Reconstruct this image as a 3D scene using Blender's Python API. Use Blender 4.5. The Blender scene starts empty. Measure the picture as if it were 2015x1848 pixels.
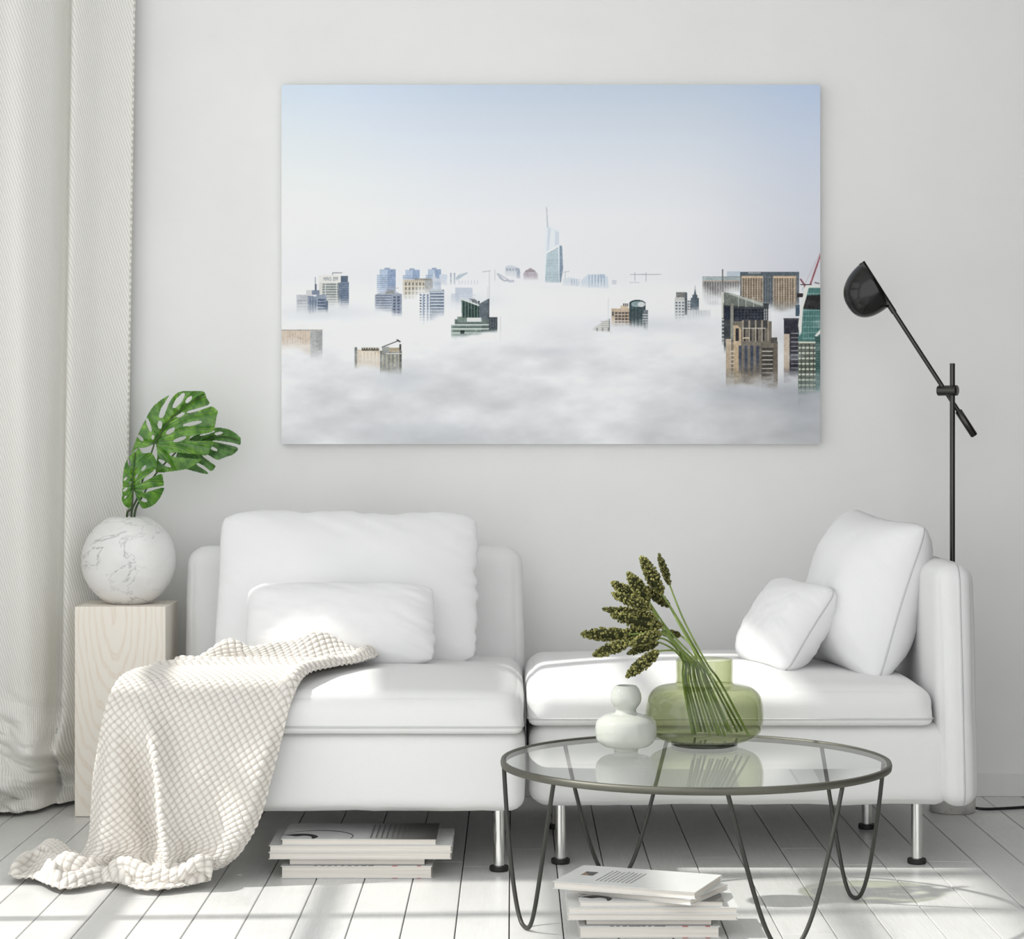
import bpy, bmesh, math, random
import numpy as np
from mathutils import Vector, Matrix, Quaternion

random.seed(7)
rng = np.random.default_rng(7)
scene = bpy.context.scene
COL = scene.collection

# ------------------------------------------------------------------ camera, light, exposure
F, WALL_D, EYE = 4500.0, 6.6, 1.04          # focal length in px of a 2015 px wide frame, metres to the wall, eye height
VPX, VPY = 1010.0, 858.0
cam_d = bpy.data.cameras.new('camera')
cam = bpy.data.objects.new('camera', cam_d)
COL.objects.link(cam)
cam.location = (0, -WALL_D, EYE)
cam.rotation_euler = (math.pi / 2, 0, 0)
cam_d.sensor_width = 36
cam_d.lens = F / 2015 * 36
cam_d.shift_x = (1007.5 - VPX) / 2015
cam_d.shift_y = (VPY - 924) / 2015
cam_d.clip_end = 100
scene.camera = cam

world = bpy.data.worlds.new('world')
scene.world = world
world.use_nodes = True
bg = world.node_tree.nodes['Background']
bg.inputs[0].default_value = (0.97, 0.985, 1.0, 1)
bg.inputs[1].default_value = 1.66

sun_d = bpy.data.lights.new('sun', 'SUN')
sun_d.energy = 3.9
sun_d.angle = math.radians(1.3)
sun_d.color = (1.0, 0.97, 0.93)
sun = bpy.data.objects.new('sun', sun_d)
COL.objects.link(sun)
sun.location = (-4, -1.5, 5)
sun.rotation_euler = Vector((0.93, 0.04, -1)).to_track_quat('-Z', 'Y').to_euler()

vs = scene.view_settings
vs.view_transform = 'Standard'
vs.look = 'None'
vs.gamma = 1
vs.use_curve_mapping = False
vs.exposure = 0.0


# ------------------------------------------------------------------ helpers
def P(px, py, d):
    """point seen at pixel (px, py) at distance d in front of the camera"""
    return ((px - VPX) * d / F, d - WALL_D, EYE - (py - VPY) * d / F)


def lin(c):
    c = np.asarray(c, float)
    return np.where(c <= 0.04045, c / 12.92, ((c + 0.055) / 1.055) ** 2.4)


def rgb(r, g, b):
    return tuple(float(v) for v in lin(np.array([r, g, b]) / 255.0)) + (1.0,)


class MB:
    def __init__(self):
        self.v = []
        self.f = []
        self.n = 0
        self.c = []

    def add(self, verts, faces, col=None):
        verts = np.asarray(verts, float).reshape(-1, 3)
        self.v.append(verts)
        self.f.extend([tuple(i + self.n for i in f) for f in faces])
        self.n += len(verts)
        if col is not None:
            col = np.asarray(col, float)
            if col.ndim == 1:
                col = np.tile(col, (len(verts), 1))
            self.c.append(col)
        return self

    def box(self, x0, x1, y0, y1, z0, z1):
        v = [(x, y, z) for x in (x0, x1) for y in (y0, y1) for z in (z0, z1)]
        f = [(0, 1, 3, 2), (4, 6, 7, 5), (0, 4, 5, 1), (2, 3, 7, 6), (0, 2, 6, 4), (1, 5, 7, 3)]
        return self.add(v, f)

    def verts(self):
        return np.concatenate(self.v)


ORIGIN = {}


def mkmesh(name, mb, mat, smooth=True):
    me = bpy.data.meshes.new(name)
    me.from_pydata(mb.verts().tolist(), [], mb.f)
    if mat is not None:
        me.materials.append(mat)
    me.polygons.foreach_set('use_smooth', [smooth] * len(me.polygons))
    if mb.c:
        c = np.concatenate(mb.c)
        if c.shape[1] == 3:
            c = np.concatenate([c, np.ones((len(c), 1))], 1)
        a = me.color_attributes.new('Col', 'FLOAT_COLOR', 'POINT')
        a.data.foreach_set('color', c.astype(np.float32).ravel())
    me.update()
    return me


def tag(o, label=None, cat=None, group=None, kind=None):
    if label: o['label'] = label
    if cat: o['category'] = cat
    if group: o['group'] = group
    if kind: o['kind'] = kind
    return o


def thing(name, loc, label, cat, group=None, rot=(0, 0, 0)):
    o = bpy.data.objects.new(name, None)
    o.empty_display_size = 0.05
    COL.objects.link(o)
    o.location = loc
    o.rotation_euler = rot
    ORIGIN[o] = np.array(loc, float) if tuple(rot) == (0, 0, 0) else np.zeros(3)
    return tag(o, label, cat, group)


def obj(name, mb, mat, parent=None, smooth=True, bevel=0, label=None):
    """mesh object; verts are world coords unless the parent is a rotated thing (then local ones)"""
    if parent is not None:
        o0 = ORIGIN[parent]
    else:
        a = mb.verts()
        o0 = np.array([(a[:, 0].min() + a[:, 0].max()) / 2, (a[:, 1].min() + a[:, 1].max()) / 2, a[:, 2].min()])
    mb.v = [v - o0 for v in mb.v]
    me = mkmesh(name, mb, mat, smooth)
    o = bpy.data.objects.new(name, me)
    COL.objects.link(o)
    if parent is not None:
        o.parent = parent
    else:
        o.location = o0
    ORIGIN[o] = o0
    if bevel:
        m = o.modifiers.new('bevel', 'BEVEL')
        m.width = bevel
        m.segments = 3
        m.limit_method = 'ANGLE'
    if label:
        o['label'] = label
    return o


def tube(pts, r, seg=10, closed=False, caps=True):
    pts = [Vector(p) for p in pts]
    n = len(pts)
    rr = list(r) if hasattr(r, '__len__') else [r] * n
    if caps and not closed:                       # rings close to the ends keep the shading of the caps apart
        a_, b_ = pts[0].lerp(pts[1], min(.3, .0006 / max((pts[1] - pts[0]).length, 1e-6))), pts[-1].lerp(pts[-2], min(.3, .0006 / max((pts[-1] - pts[-2]).length, 1e-6)))
        pts = [pts[0], a_] + pts[1:-1] + [b_, pts[-1]]
        rr = [rr[0], rr[0]] + rr[1:-1] + [rr[-1], rr[-1]]
        n += 2
    tang = []
    for i in range(n):
        if closed:
            t = pts[(i + 1) % n] - pts[(i - 1) % n]
        else:
            t = pts[min(i + 1, n - 1)] - pts[max(i - 1, 0)]
        tang.append(t.normalized())
    ref = Vector((0, 0, 1)) if abs(tang[0].z) < 0.9 else Vector((1, 0, 0))
    nrm = (ref - tang[0] * ref.dot(tang[0])).normalized()
    V = []
    for i in range(n):
        if i:
            q = tang[i - 1].rotation_difference(tang[i])
            nrm = q @ nrm
            nrm = (nrm - tang[i] * nrm.dot(tang[i])).normalized()
        b = tang[i].cross(nrm)
        for k in range(seg):
            a = 2 * math.pi * k / seg
            V.append(tuple(pts[i] + (nrm * math.cos(a) + b * math.sin(a)) * rr[i]))
    Fc = []
    for i in range(n if closed else n - 1):
        j = (i + 1) % n
        for k in range(seg):
            l = (k + 1) % seg
            Fc.append((i * seg + k, i * seg + l, j * seg + l, j * seg + k))
    if caps and not closed:
        Fc.append(tuple(range(seg))[::-1])
        Fc.append(tuple((n - 1) * seg + k for k in range(seg)))
    return V, Fc


def catmull(pts, m=8):
    pts = [np.array(p, float) for p in pts]
    q = [2 * pts[0] - pts[1]] + pts + [2 * pts[-1] - pts[-2]]
    out = []
    for i in range(1, len(q) - 2):
        p0, p1, p2, p3 = q[i - 1:i + 3]
        for k in range(m):
            t = k / m
            out.append(0.5 * (2 * p1 + (p2 - p0) * t + (2 * p0 - 5 * p1 + 4 * p2 - p3) * t * t + (3 * p1 - p0 - 3 * p2 + p3) * t ** 3))
    out.append(pts[-1])
    return out


def lathe(profile, seg=64, c=(0, 0, 0), cap0=True, cap1=True):
    V, Fc = [], []
    profile = list(profile)
    if cap0: profile.insert(1, tuple(profile[0][i] + (profile[1][i] - profile[0][i]) * .01 for i in (0, 1)))
    if cap1: profile.insert(len(profile) - 1, tuple(profile[-1][i] + (profile[-2][i] - profile[-1][i]) * .01 for i in (0, 1)))
    for (r, z) in profile:
        for k in range(seg):
            a = 2 * math.pi * k / seg
            V.append((c[0] + r * math.cos(a), c[1] + r * math.sin(a), c[2] + z))
    for i in range(len(profile) - 1):
        for k in range(seg):
            l = (k + 1) % seg
            Fc.append((i * seg + k, i * seg + l, (i + 1) * seg + l, (i + 1) * seg + k))
    if cap0: Fc.append(tuple(range(seg))[::-1])
    if cap1: Fc.append(tuple((len(profile) - 1) * seg + k for k in range(seg)))
    return V, Fc


def sphere_spline(profile, m=6):
    return [tuple(p) for p in catmull([(r, z) for r, z in profile], m)]


def hashn(ix, iy, seed):
    h = (ix.astype(np.int64) * 374761393 + iy.astype(np.int64) * 668265263 + seed * 1442695041) & 0xffffffff
    h = ((h ^ (h >> 13)) * 1274126177) & 0xffffffff
    h = h ^ (h >> 16)
    return (h & 0xffff) / 65535.0


def vnoise(x, y, seed=0):
    x = np.asarray(x, float); y = np.asarray(y, float)
    x, y = np.broadcast_arrays(x, y)
    ix = np.floor(x); iy = np.floor(y)
    fx = x - ix; fy = y - iy
    fx = fx * fx * (3 - 2 * fx); fy = fy * fy * (3 - 2 * fy)
    a = hashn(ix, iy, seed); b = hashn(ix + 1, iy, seed)
    c = hashn(ix, iy + 1, seed); d = hashn(ix + 1, iy + 1, seed)
    return (a * (1 - fx) + b * fx) * (1 - fy) + (c * (1 - fx) + d * fx) * fy


def fbm(x, y, seed=0, oct=5):
    s = 0; a = 0.5; t = 0
    for o in range(oct):
        s = s + a * vnoise(np.asarray(x) * 2 ** o, np.asarray(y) * 2 ** o, seed + o * 17)
        t += a; a *= 0.5
    return s / t


def smooth(a, b, x):
    t = np.clip((np.asarray(x, float) - a) / (b - a), 0, 1)
    return t * t * (3 - 2 * t)


def gridfaces(n, m, wrap=False):
    """n rows of m verts"""
    return [(i * m + j, i * m + j + 1, (i + 1) * m + j + 1, (i + 1) * m + j) for i in range(n - 1) for j in range(m - 1)]


def softbox(h, r, n=26, dome=0.0, bulge=0.0, wr=0.0, seed=0, rb=None, dexp=.55):
    """upholstered box with half sizes h, rounded edges r, domed top, bulging sides, slight wrinkles; centred at 0"""
    s = np.linspace(-1, 1, n)
    t = np.sin(s * math.pi / 2) * 0.65 + s * 0.35
    key = {}
    V = []
    Fc = []

    def vid(p):
        k = tuple(int(round(a * 100000)) for a in p)
        if k not in key:
            key[k] = len(V)
            V.append(p)
        return key[k]
    for ax in range(3):
        for sg in (-1, 1):
            for i in range(n - 1):
                for j in range(n - 1):
                    q = []
                    for (a, b) in ((i, j), (i + 1, j), (i + 1, j + 1), (i, j + 1)):
                        p = [0, 0, 0]
                        p[ax] = sg
                        p[(ax + 1) % 3] = t[a]
                        p[(ax + 2) % 3] = t[b]
                        q.append(vid(tuple(p)))
                    Fc.append(tuple(q) if sg > 0 else tuple(q[::-1]))
    V = np.array(V)
    h = np.array(h)
    r = min(r, h.min() * 0.999)
    if rb is not None:
        r = (rb + (r - rb) * smooth(-.9, .1, V[:, 2]))[:, None]
    p = V * h
    inner = np.clip(p, -(h - r), h - r)
    d = p - inner
    L = np.linalg.norm(d, axis=1, keepdims=True)
    L[L == 0] = 1
    out = inner + d / L * r
    u, v, w = V[:, 0], V[:, 1], V[:, 2]
    cu, cv, cw = (np.clip(1 - q ** 2, 0, 1) for q in (u, v, w))
    if dome:
        top = smooth(-0.3, 1, w)
        out[:, 2] += dome * top * cu ** dexp * cv ** dexp
    if bulge:
        out[:, 0] += bulge * u * cv ** .5 * cw ** .5
        out[:, 1] += bulge * v * cu ** .5 * cw ** .5
    if wr:
        nz = fbm(out[:, 0] * 9 + out[:, 2] * 7 + seed, out[:, 1] * 9 + out[:, 2] * 5, seed, 3) - 0.5
        out += V / np.linalg.norm(V, axis=1, keepdims=True) * (nz * wr)[:, None]
    return out, Fc


# ------------------------------------------------------------------ materials
def nodes_of(name):
    m = bpy.data.materials.new(name)
    m.use_nodes = True
    nt = m.node_tree
    return m, nt, nt.nodes['Principled BSDF'], nt.nodes.new, nt.links.new


def mix_col(nt, fac, a, b):
    n = nt.nodes.new('ShaderNodeMix')
    n.data_type = 'RGBA'
    for sock, val in ((n.inputs[0], fac), (n.inputs[6], a), (n.inputs[7], b)):
        if isinstance(val, (tuple, list)):
            sock.default_value = val
        elif isinstance(val, (int, float)):
            sock.default_value = val
        else:
            nt.links.new(val, sock)
    return n.outputs[2]


def coords(nt, scale=(1, 1, 1), rot=(0, 0, 0), which='Object'):
    tc = nt.nodes.new('ShaderNodeTexCoord')
    mp = nt.nodes.new('ShaderNodeMapping')
    mp.inputs['Scale'].default_value = scale
    mp.inputs['Rotation'].default_value = rot
    nt.links.new(tc.outputs[which], mp.inputs[0])
    return mp.outputs[0]


def noise(nt, vec, scale=5, detail=4, rough=0.5, dist=0.0):
    n = nt.nodes.new('ShaderNodeTexNoise')
    n.inputs['Scale'].default_value = scale
    n.inputs['Detail'].default_value = detail
    n.inputs['Roughness'].default_value = rough
    n.inputs['Distortion'].default_value = dist
    nt.links.new(vec, n.inputs['Vector'])
    return n.outputs['Fac']


def ramp(nt, fac, stops):
    n = nt.nodes.new('ShaderNodeValToRGB')
    e = n.color_ramp.elements
    while len(e) < len(stops):
        e.new(0.5)
    for el, (p, c) in zip(e, stops):
        el.position = p
        el.color = c if len(c) == 4 else tuple(c) + (1,)
    nt.links.new(fac, n.inputs[0])
    return n.outputs[0]


def bump(nt, bsdf, height, strength=0.2, dist=0.002):
    b = nt.nodes.new('ShaderNodeBump')
    b.inputs['Strength'].default_value = strength
    b.inputs['Distance'].default_value = dist
    nt.links.new(height, b.inputs['Height'])
    nt.links.new(b.outputs[0], bsdf.inputs['Normal'])


def plain(name, col, rough=0.5, metal=0.0, spec=0.5):
    m, nt, b, N, L = nodes_of(name)
    v = coords(nt)
    f = noise(nt, v, 40, 3)
    c2 = tuple(c * 0.93 for c in col[:3]) + (1,)
    L(mix_col(nt, f, c2, col), b.inputs['Base Color'])
    b.inputs['Roughness'].default_value = rough
    b.inputs['Metallic'].default_value = metal
    b.inputs['Specular IOR Level'].default_value = spec
    return m


def fabric(name, col, col2, scale=900, strength=0.25):
    m, nt, b, N, L = nodes_of(name)
    v = coords(nt)
    n1 = noise(nt, coords(nt, (6, 6, 1)), scale / 6, 2)
    n2 = noise(nt, coords(nt, (1, 1, 6)), scale / 6, 2)
    ad = N('ShaderNodeMath'); ad.operation = 'ADD'
    L(n1, ad.inputs[0]); L(n2, ad.inputs[1])
    r = ramp(nt, ad.outputs[0], [(0.35, col2), (0.62, col)])
    L(r, b.inputs['Base Color'])
    b.inputs['Roughness'].default_value = 0.95
    b.inputs['Specular IOR Level'].default_value = 0.15
    b.inputs['Sheen Weight'].default_value = 0.15
    bump(nt, b, ad.outputs[0], strength, 0.001)
    return m


def vcol_mat(name, rough=0.5, spec=0.5, coat=0.0):
    m, nt, b, N, L = nodes_of(name)
    a = N('ShaderNodeVertexColor')
    a.layer_name = 'Col'
    L(a.outputs[0], b.inputs['Base Color'])
    b.inputs['Roughness'].default_value = rough
    b.inputs['Specular IOR Level'].default_value = spec
    b.inputs['Coat Weight'].default_value = coat
    return m


def thin_glass(name, tint, fres=1.45, extra=0.0):
    """thin blown or float glass: straight-through tinted transmission with a Fresnel reflection"""
    m = bpy.data.materials.new(name)
    m.use_nodes = True
    nt = m.node_tree
    nt.nodes.clear()
    N, L = nt.nodes.new, nt.links.new
    out = N('ShaderNodeOutputMaterial')
    tr = N('ShaderNodeBsdfTransparent')
    lw = N('ShaderNodeLayerWeight')
    lw.inputs['Blend'].default_value = 0.35
    edge = tuple(t ** 2.4 for t in tint[:3]) + (1,)
    geo = N('ShaderNodeNewGeometry')
    c = mix_col(nt, lw.outputs['Facing'], tint, edge)
    L(mix_col(nt, geo.outputs['Backfacing'], c, (1, 1, 1, 1)), tr.inputs[0])
    gl = N('ShaderNodeBsdfGlossy')
    gl.inputs['Roughness'].default_value = 0.02
    fr = N('ShaderNodeFresnel')
    fr.inputs[0].default_value = fres
    inv_ = N('ShaderNodeMath'); inv_.operation = 'SUBTRACT'; inv_.inputs[0].default_value = 1
    L(geo.outputs['Backfacing'], inv_.inputs[1])
    ff = N('ShaderNodeMath'); ff.operation = 'MULTIPLY'
    L(fr.outputs[0], ff.inputs[0]); L(inv_.outputs[0], ff.inputs[1])
    mx = N('ShaderNodeMixShader')
    L(ff.outputs[0], mx.inputs[0]); L(tr.outputs[0], mx.inputs[1]); L(gl.outputs[0], mx.inputs[2])
    L(mx.outputs[0], out.inputs[0])
    return m


# wall plaster
M = {}
m, nt, b, N, L = nodes_of('wall_plaster')
v = coords(nt)
f = noise(nt, v, 3, 5, 0.6)
L(ramp(nt, f, [(0.3, rgb(238, 238, 236)), (0.7, rgb(242, 242, 240))]), b.inputs['Base Color'])
b.inputs['Roughness'].default_value = 0.9
bump(nt, b, noise(nt, v, 220, 4, 0.6), 0.12, 0.001)
M['wall'] = m
M['wall_absorb'] = plain('light_absorbing_wall', rgb(104, 101, 97), 0.9)  # dark tone chosen to absorb bounce light on the right
M['baseboard'] = plain('baseboard_paint', rgb(238, 238, 236), 0.6)

# painted floor boards
m, nt, b, N, L = nodes_of('white_painted_board')
tc = N('ShaderNodeTexCoord')
oi = N('ShaderNodeObjectInfo')
ofs = N('ShaderNodeVectorMath'); ofs.operation = 'MULTIPLY_ADD'
comb = N('ShaderNodeCombineXYZ')
L(oi.outputs['Random'], comb.inputs[0]); L(oi.outputs['Random'], comb.inputs[1])
L(comb.outputs[0], ofs.inputs[0]); ofs.inputs[1].default_value = (37, 91, 0); L(tc.outputs['Object'], ofs.inputs[2])


def mapped(scale):
    mp = N('ShaderNodeMapping')
    mp.inputs['Scale'].default_value = scale
    L(ofs.outputs[0], mp.inputs[0])
    return mp.outputs[0]


grain = noise(nt, mapped((60, 3, 1)), 2.0, 6, 0.65, 1.5)
crack = noise(nt, mapped((16, 28, 1)), 1.6, 8, 0.8, 2.5)
patch = noise(nt, mapped((5, 3, 1)), 1.4, 2)
ck = ramp(nt, crack, [(0.485, (0, 0, 0)), (0.5, (1, 1, 1)), (0.515, (0, 0, 0))])
pm = ramp(nt, patch, [(0.55, (0, 0, 0)), (0.66, (1, 1, 1))])
mulm = N('ShaderNodeMath'); mulm.operation = 'MULTIPLY'
L(ck, mulm.inputs[0]); L(pm, mulm.inputs[1])
tone = ramp(nt, oi.outputs['Random'], [(0, rgb(216, 216, 214)), (1, rgb(229, 229, 227))])
g = mix_col(nt, ramp(nt, grain, [(0.3, (0, 0, 0)), (0.75, (1, 1, 1))]), tone, rgb(211, 211, 208))
half = N('ShaderNodeMath'); half.operation = 'MULTIPLY'; half.inputs[1].default_value = 0.65
L(mulm.outputs[0], half.inputs[0])
L(mix_col(nt, half.outputs[0], g, rgb(140, 138, 133)), b.inputs['Base Color'])
b.inputs['Roughness'].default_value = 0.33
b.inputs['Specular IOR Level'].default_value = 0.45
bump(nt, b, grain, 0.12, 0.001)
M['board'] = m
M['subfloor'] = plain('dark_joint', rgb(70, 68, 65), 0.9)

M['sofa'] = fabric('sofa_linen', rgb(232, 232, 231), rgb(220, 220, 219), 900)
M['cushion'] = fabric('cushion_linen', rgb(237, 237, 237), rgb(226, 226, 226), 1000, 0.2)
M['seam'] = plain('seam_thread', rgb(205, 206, 205), 0.9)
M['chrome'] = plain('chrome', rgb(236, 236, 234), 0.16, 1.0)
M['rubber'] = plain('black_rubber', rgb(32, 32, 30), 0.5)
M['steel'] = plain('dark_steel', rgb(66, 66, 62), 0.45, 0.5)
M['rim'] = plain('aged_rim_steel', rgb(98, 97, 88), 0.5, 0.5)
M['gunmetal'] = plain('black_nickel', rgb(74, 73, 70), 0.24, 0.9)
M['blacklacquer'] = plain('black_lacquer', rgb(18, 17, 16), 0.16)
M['cord'] = plain('black_cord', rgb(15, 15, 15), 0.5)
M['frame'] = plain('window_paint', rgb(235, 235, 233), 0.5)
M['ceramic'] = plain('grey_white_glaze', rgb(192, 195, 187), 0.10)
M['glass_top'] = thin_glass('clear_table_glass', (0.965, 0.975, 0.965, 1), 1.5)
M['glass_green'] = thin_glass('green_tinted_glass', (0.73, 0.76, 0.60, 1), 1.5)
M['glass_base'] = plain('dark_glass_foot', rgb(50, 52, 45), 0.1)
M['pane'] = thin_glass('window_glass', (0.985, 0.99, 0.985, 1), 1.3)

# curtain twill
m, nt, b, N, L = nodes_of('cream_twill')
uv = N('ShaderNodeUVMap')
mp = N('ShaderNodeMapping')
mp.inputs['Rotation'].default_value = (0, 0, math.radians(-20))
L(uv.outputs[0], mp.inputs[0])
wv = N('ShaderNodeTexWave')
wv.inputs['Scale'].default_value = 39
wv.inputs['Distortion'].default_value = 0.4
L(mp.outputs[0], wv.inputs[0])
L(mix_col(nt, wv.outputs['Fac'], rgb(227, 226, 218), rgb(249, 248, 244)), b.inputs['Base Color'])
b.inputs['Roughness'].default_value = 0.95
b.inputs['Specular IOR Level'].default_value = 0.1
bump(nt, b, wv.outputs['Fac'], 0.35, 0.002)
M['curtain'] = m
M['stitch'] = plain('hem_thread', rgb(198, 196, 186), 0.9)

# pale birch
m, nt, b, N, L = nodes_of('pale_birch')
v = coords(nt, (1, 0.35, 0.30))
w = N('ShaderNodeTexWave')
w.wave_type = 'RINGS'
w.rings_direction = 'SPHERICAL'
w.inputs['Scale'].default_value = 20
w.inputs['Distortion'].default_value = 5
w.inputs['Detail'].default_value = 2
w.inputs['Detail Scale'].default_value = 1.2
mp = N('ShaderNodeVectorMath'); mp.operation = 'ADD'
mp.inputs[1].default_value = (0.015, 0.02, -0.168)
L(v, mp.inputs[0]); L(mp.outputs[0], w.inputs[0])
fine = noise(nt, coords(nt, (90, 90, 4)), 3, 4)
base = mix_col(nt, ramp(nt, w.outputs['Fac'], [(0.0, (0, 0, 0)), (0.72, (0.12, 0.12, 0.12)), (0.93, (1, 1, 1)), (1.0, (0.5, 0.5, 0.5))]), rgb(246, 238, 226), rgb(228, 210, 188))
L(mix_col(nt, fine, base, rgb(248, 242, 232)), b.inputs['Base Color'])
b.inputs['Roughness'].default_value = 0.55
M['birch'] = m

# white marble
def marble(name, base, vein, scale):
    m, nt, b, N, L = nodes_of(name)
    v = coords(nt, (1, 1, 1.5), (0.3, 0.5, 0.4))
    n1 = noise(nt, v, scale, 8, 0.62, 1.4)
    n2 = noise(nt, v, scale * 0.55, 5, 0.55, 0.8)
    thin = ramp(nt, n1, [(0.486, (0, 0, 0)), (0.497, (1, 1, 1)), (0.512, (0, 0, 0))])
    cloud = ramp(nt, n2, [(0.42, (0, 0, 0)), (0.68, (1, 1, 1))])
    gate = ramp(nt, n2, [(0.40, (0.06, 0.06, 0.06)), (0.58, (0.95, 0.95, 0.95))])
    mu = N('ShaderNodeMath'); mu.operation = 'MULTIPLY'
    L(thin, mu.inputs[0]); L(gate, mu.inputs[1])
    c = mix_col(nt, cloud, base, tuple(x * 0.80 for x in base[:3]) + (1,))
    L(mix_col(nt, mu.outputs[0], c, vein), b.inputs['Base Color'])
    b.inputs['Roughness'].default_value = 0.35
    return m


M['marble'] = marble('white_marble', rgb(244, 243, 241), rgb(120, 120, 123), 4.6)
M['marble_base'] = marble('grey_marble', rgb(205, 203, 199), rgb(120, 118, 115), 14)

m, nt, b, N, L = nodes_of('waffle_wool')
a = N('ShaderNodeVertexColor'); a.layer_name = 'Col'
sep = N('ShaderNodeSeparateColor')
L(a.outputs[0], sep.inputs[0])
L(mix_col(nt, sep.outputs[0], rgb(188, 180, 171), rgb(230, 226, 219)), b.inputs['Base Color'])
b.inputs['Roughness'].default_value = 1.0
b.inputs['Specular IOR Level'].default_value = 0.05
b.inputs['Sheen Weight'].default_value = 0.2
bump(nt, b, noise(nt, coords(nt), 700, 2), 0.3, 0.001)
M['wool'] = m
M['leaf'] = vcol_mat('monstera_leaf', 0.27, 0.6)
M['seed'] = vcol_mat('seed_head', 0.8, 0.2)
M['stem_dark'] = plain('dark_leaf_stalk', rgb(62, 84, 44), 0.5)
M['stem'] = plain('green_grass_stalk', rgb(126, 146, 74), 0.5)
M['print'] = vcol_mat('canvas_print', 0.6, 0.2)
M['canvas_edge'] = plain('canvas_edge', rgb(228, 229, 231), 0.8)

# ------------------------------------------------------------------ room shell
mb = MB().box(-1.7, 2.6, -4.2, 0.06, -0.05, -0.012)
floor = tag(obj('floor', mb, M['subfloor'], smooth=False), 'floor of long white painted boards', None, None, 'structure')
PW, PX0 = 0.1134, 0.3316
k0 = math.floor((-1.7 - PX0) / PW)
for k in range(k0 + 1, k0 + 38):
    xa = PX0 + k * PW + 0.0012
    xb = xa + PW - 0.0024
    cuts = [-4.2, -4.2 + random.uniform(1.6, 3.6), 0.0]
    if abs(k - 6) < 12 and random.random() < 0.5:
        cuts = [-4.2, random.uniform(-3.2, -2.2), random.uniform(-1.6, -0.6), 0.0]
    for a_, b_ in zip(cuts[:-1], cuts[1:]):
        g_ = 0.0007
        pb = MB().box(xa, xb, a_ + g_, b_ - g_, -0.012, random.uniform(-0.0004, 0.0))
        cx, cy = (xa + xb) / 2, (a_ + b_) / 2
        pb.v = [v_ - np.array([cx, cy, 0]) for v_ in pb.v]
        me = mkmesh('plank', pb, M['board'], False)
        o = bpy.data.objects.new('plank', me)
        COL.objects.link(o)
        o.parent = floor
        o.location = np.array([cx, cy, 0]) - ORIGIN[floor]
        bv = o.modifiers.new('bevel', 'BEVEL'); bv.width = 0.0012; bv.segments = 1

tag(obj('wall_back', MB().box(-1.76, 2.66, 0.0, 0.1, -0.05, 3.2), M['wall'], smooth=False), 'smooth pale grey-white plaster wall behind the sofa', None, None, 'structure')
bb = obj('baseboard_back', MB().box(-1.7, 2.6, -0.008, 0.0, 0.0, 0.066), M['baseboard'], smooth=False, bevel=0.002)
tag(bb, 'low painted baseboard along the back wall', None, None, 'structure')

tag(obj('ceiling', MB().box(-1.76, 2.66, -4.2, 0.1, 3.2, 3.3), M['wall'], smooth=False), 'plain white ceiling, added out of view to block the sun', None, None, 'structure')  # out of view; added to stop sun passing over the left wall
tag(obj('wall_right', MB().box(2.6, 2.66, -4.2, 0.0, -0.05, 3.2), M['wall_absorb'], smooth=False), 'unseen side wall, made dark to dim the right of the room', None, None, 'structure')  # out of view; added and kept dark so the right side dims
# left wall with a tall window (out of the frame; the sun comes through it)
WX = -1.7
wy0, wy1, wz0, wz1 = 3.3 - WALL_D, 5.968 - WALL_D, 0.12, 3.1
wl = MB()
wl.box(WX - 0.06, WX, wy1, 0.0, -0.05, 3.2)
wl.box(WX - 0.06, WX, -4.2, wy0, -0.05, 3.2)
wl.box(WX - 0.06, WX, wy0, wy1, -0.05, wz0)
wl.box(WX - 0.06, WX, wy0, wy1, wz1, 3.2)
wl.box(WX - 0.06, WX, 5.32 - WALL_D, wy1, wz0, 0.95)        # unseen raised sill, added to keep sun strips off the corner floor
tag(obj('wall_left', wl, M['wall'], smooth=False), 'plaster side wall with a tall window opening', None, None, 'structure')
win = bpy.data.objects.new('window_1', None)
COL.objects.link(win)
ORIGIN[win] = np.zeros(3)
tag(win, 'tall white framed window with glazing bars in the side wall', None, None, 'structure')
for (d0, d1) in ((3.30, 3.36), (4.875, 4.925), (5.27, 5.365), (5.80, 5.905)):
    obj('mullion', MB().box(WX - 0.05, WX - 0.01, d0 - WALL_D, d1 - WALL_D, wz0, wz1), M['frame'], win, False)
for zz, hh in ((0.15, .028), (0.907, .028), (1.41, .028), (2.115, .165), (2.64, .028), (3.07, .028)):
    obj('glazing_bar', MB().box(WX - 0.04, WX - 0.02, wy0, wy1, zz - hh, zz + hh), M['frame'], win, False)
obj('pane', MB().box(WX - 0.032, WX - 0.028, wy0, wy1, wz0, wz1), M['pane'], win, False)

# ------------------------------------------------------------------ canvas print on the wall
IMG_W, IMG_H = 1060, 707
X0, Y0 = 554, 167


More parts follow.
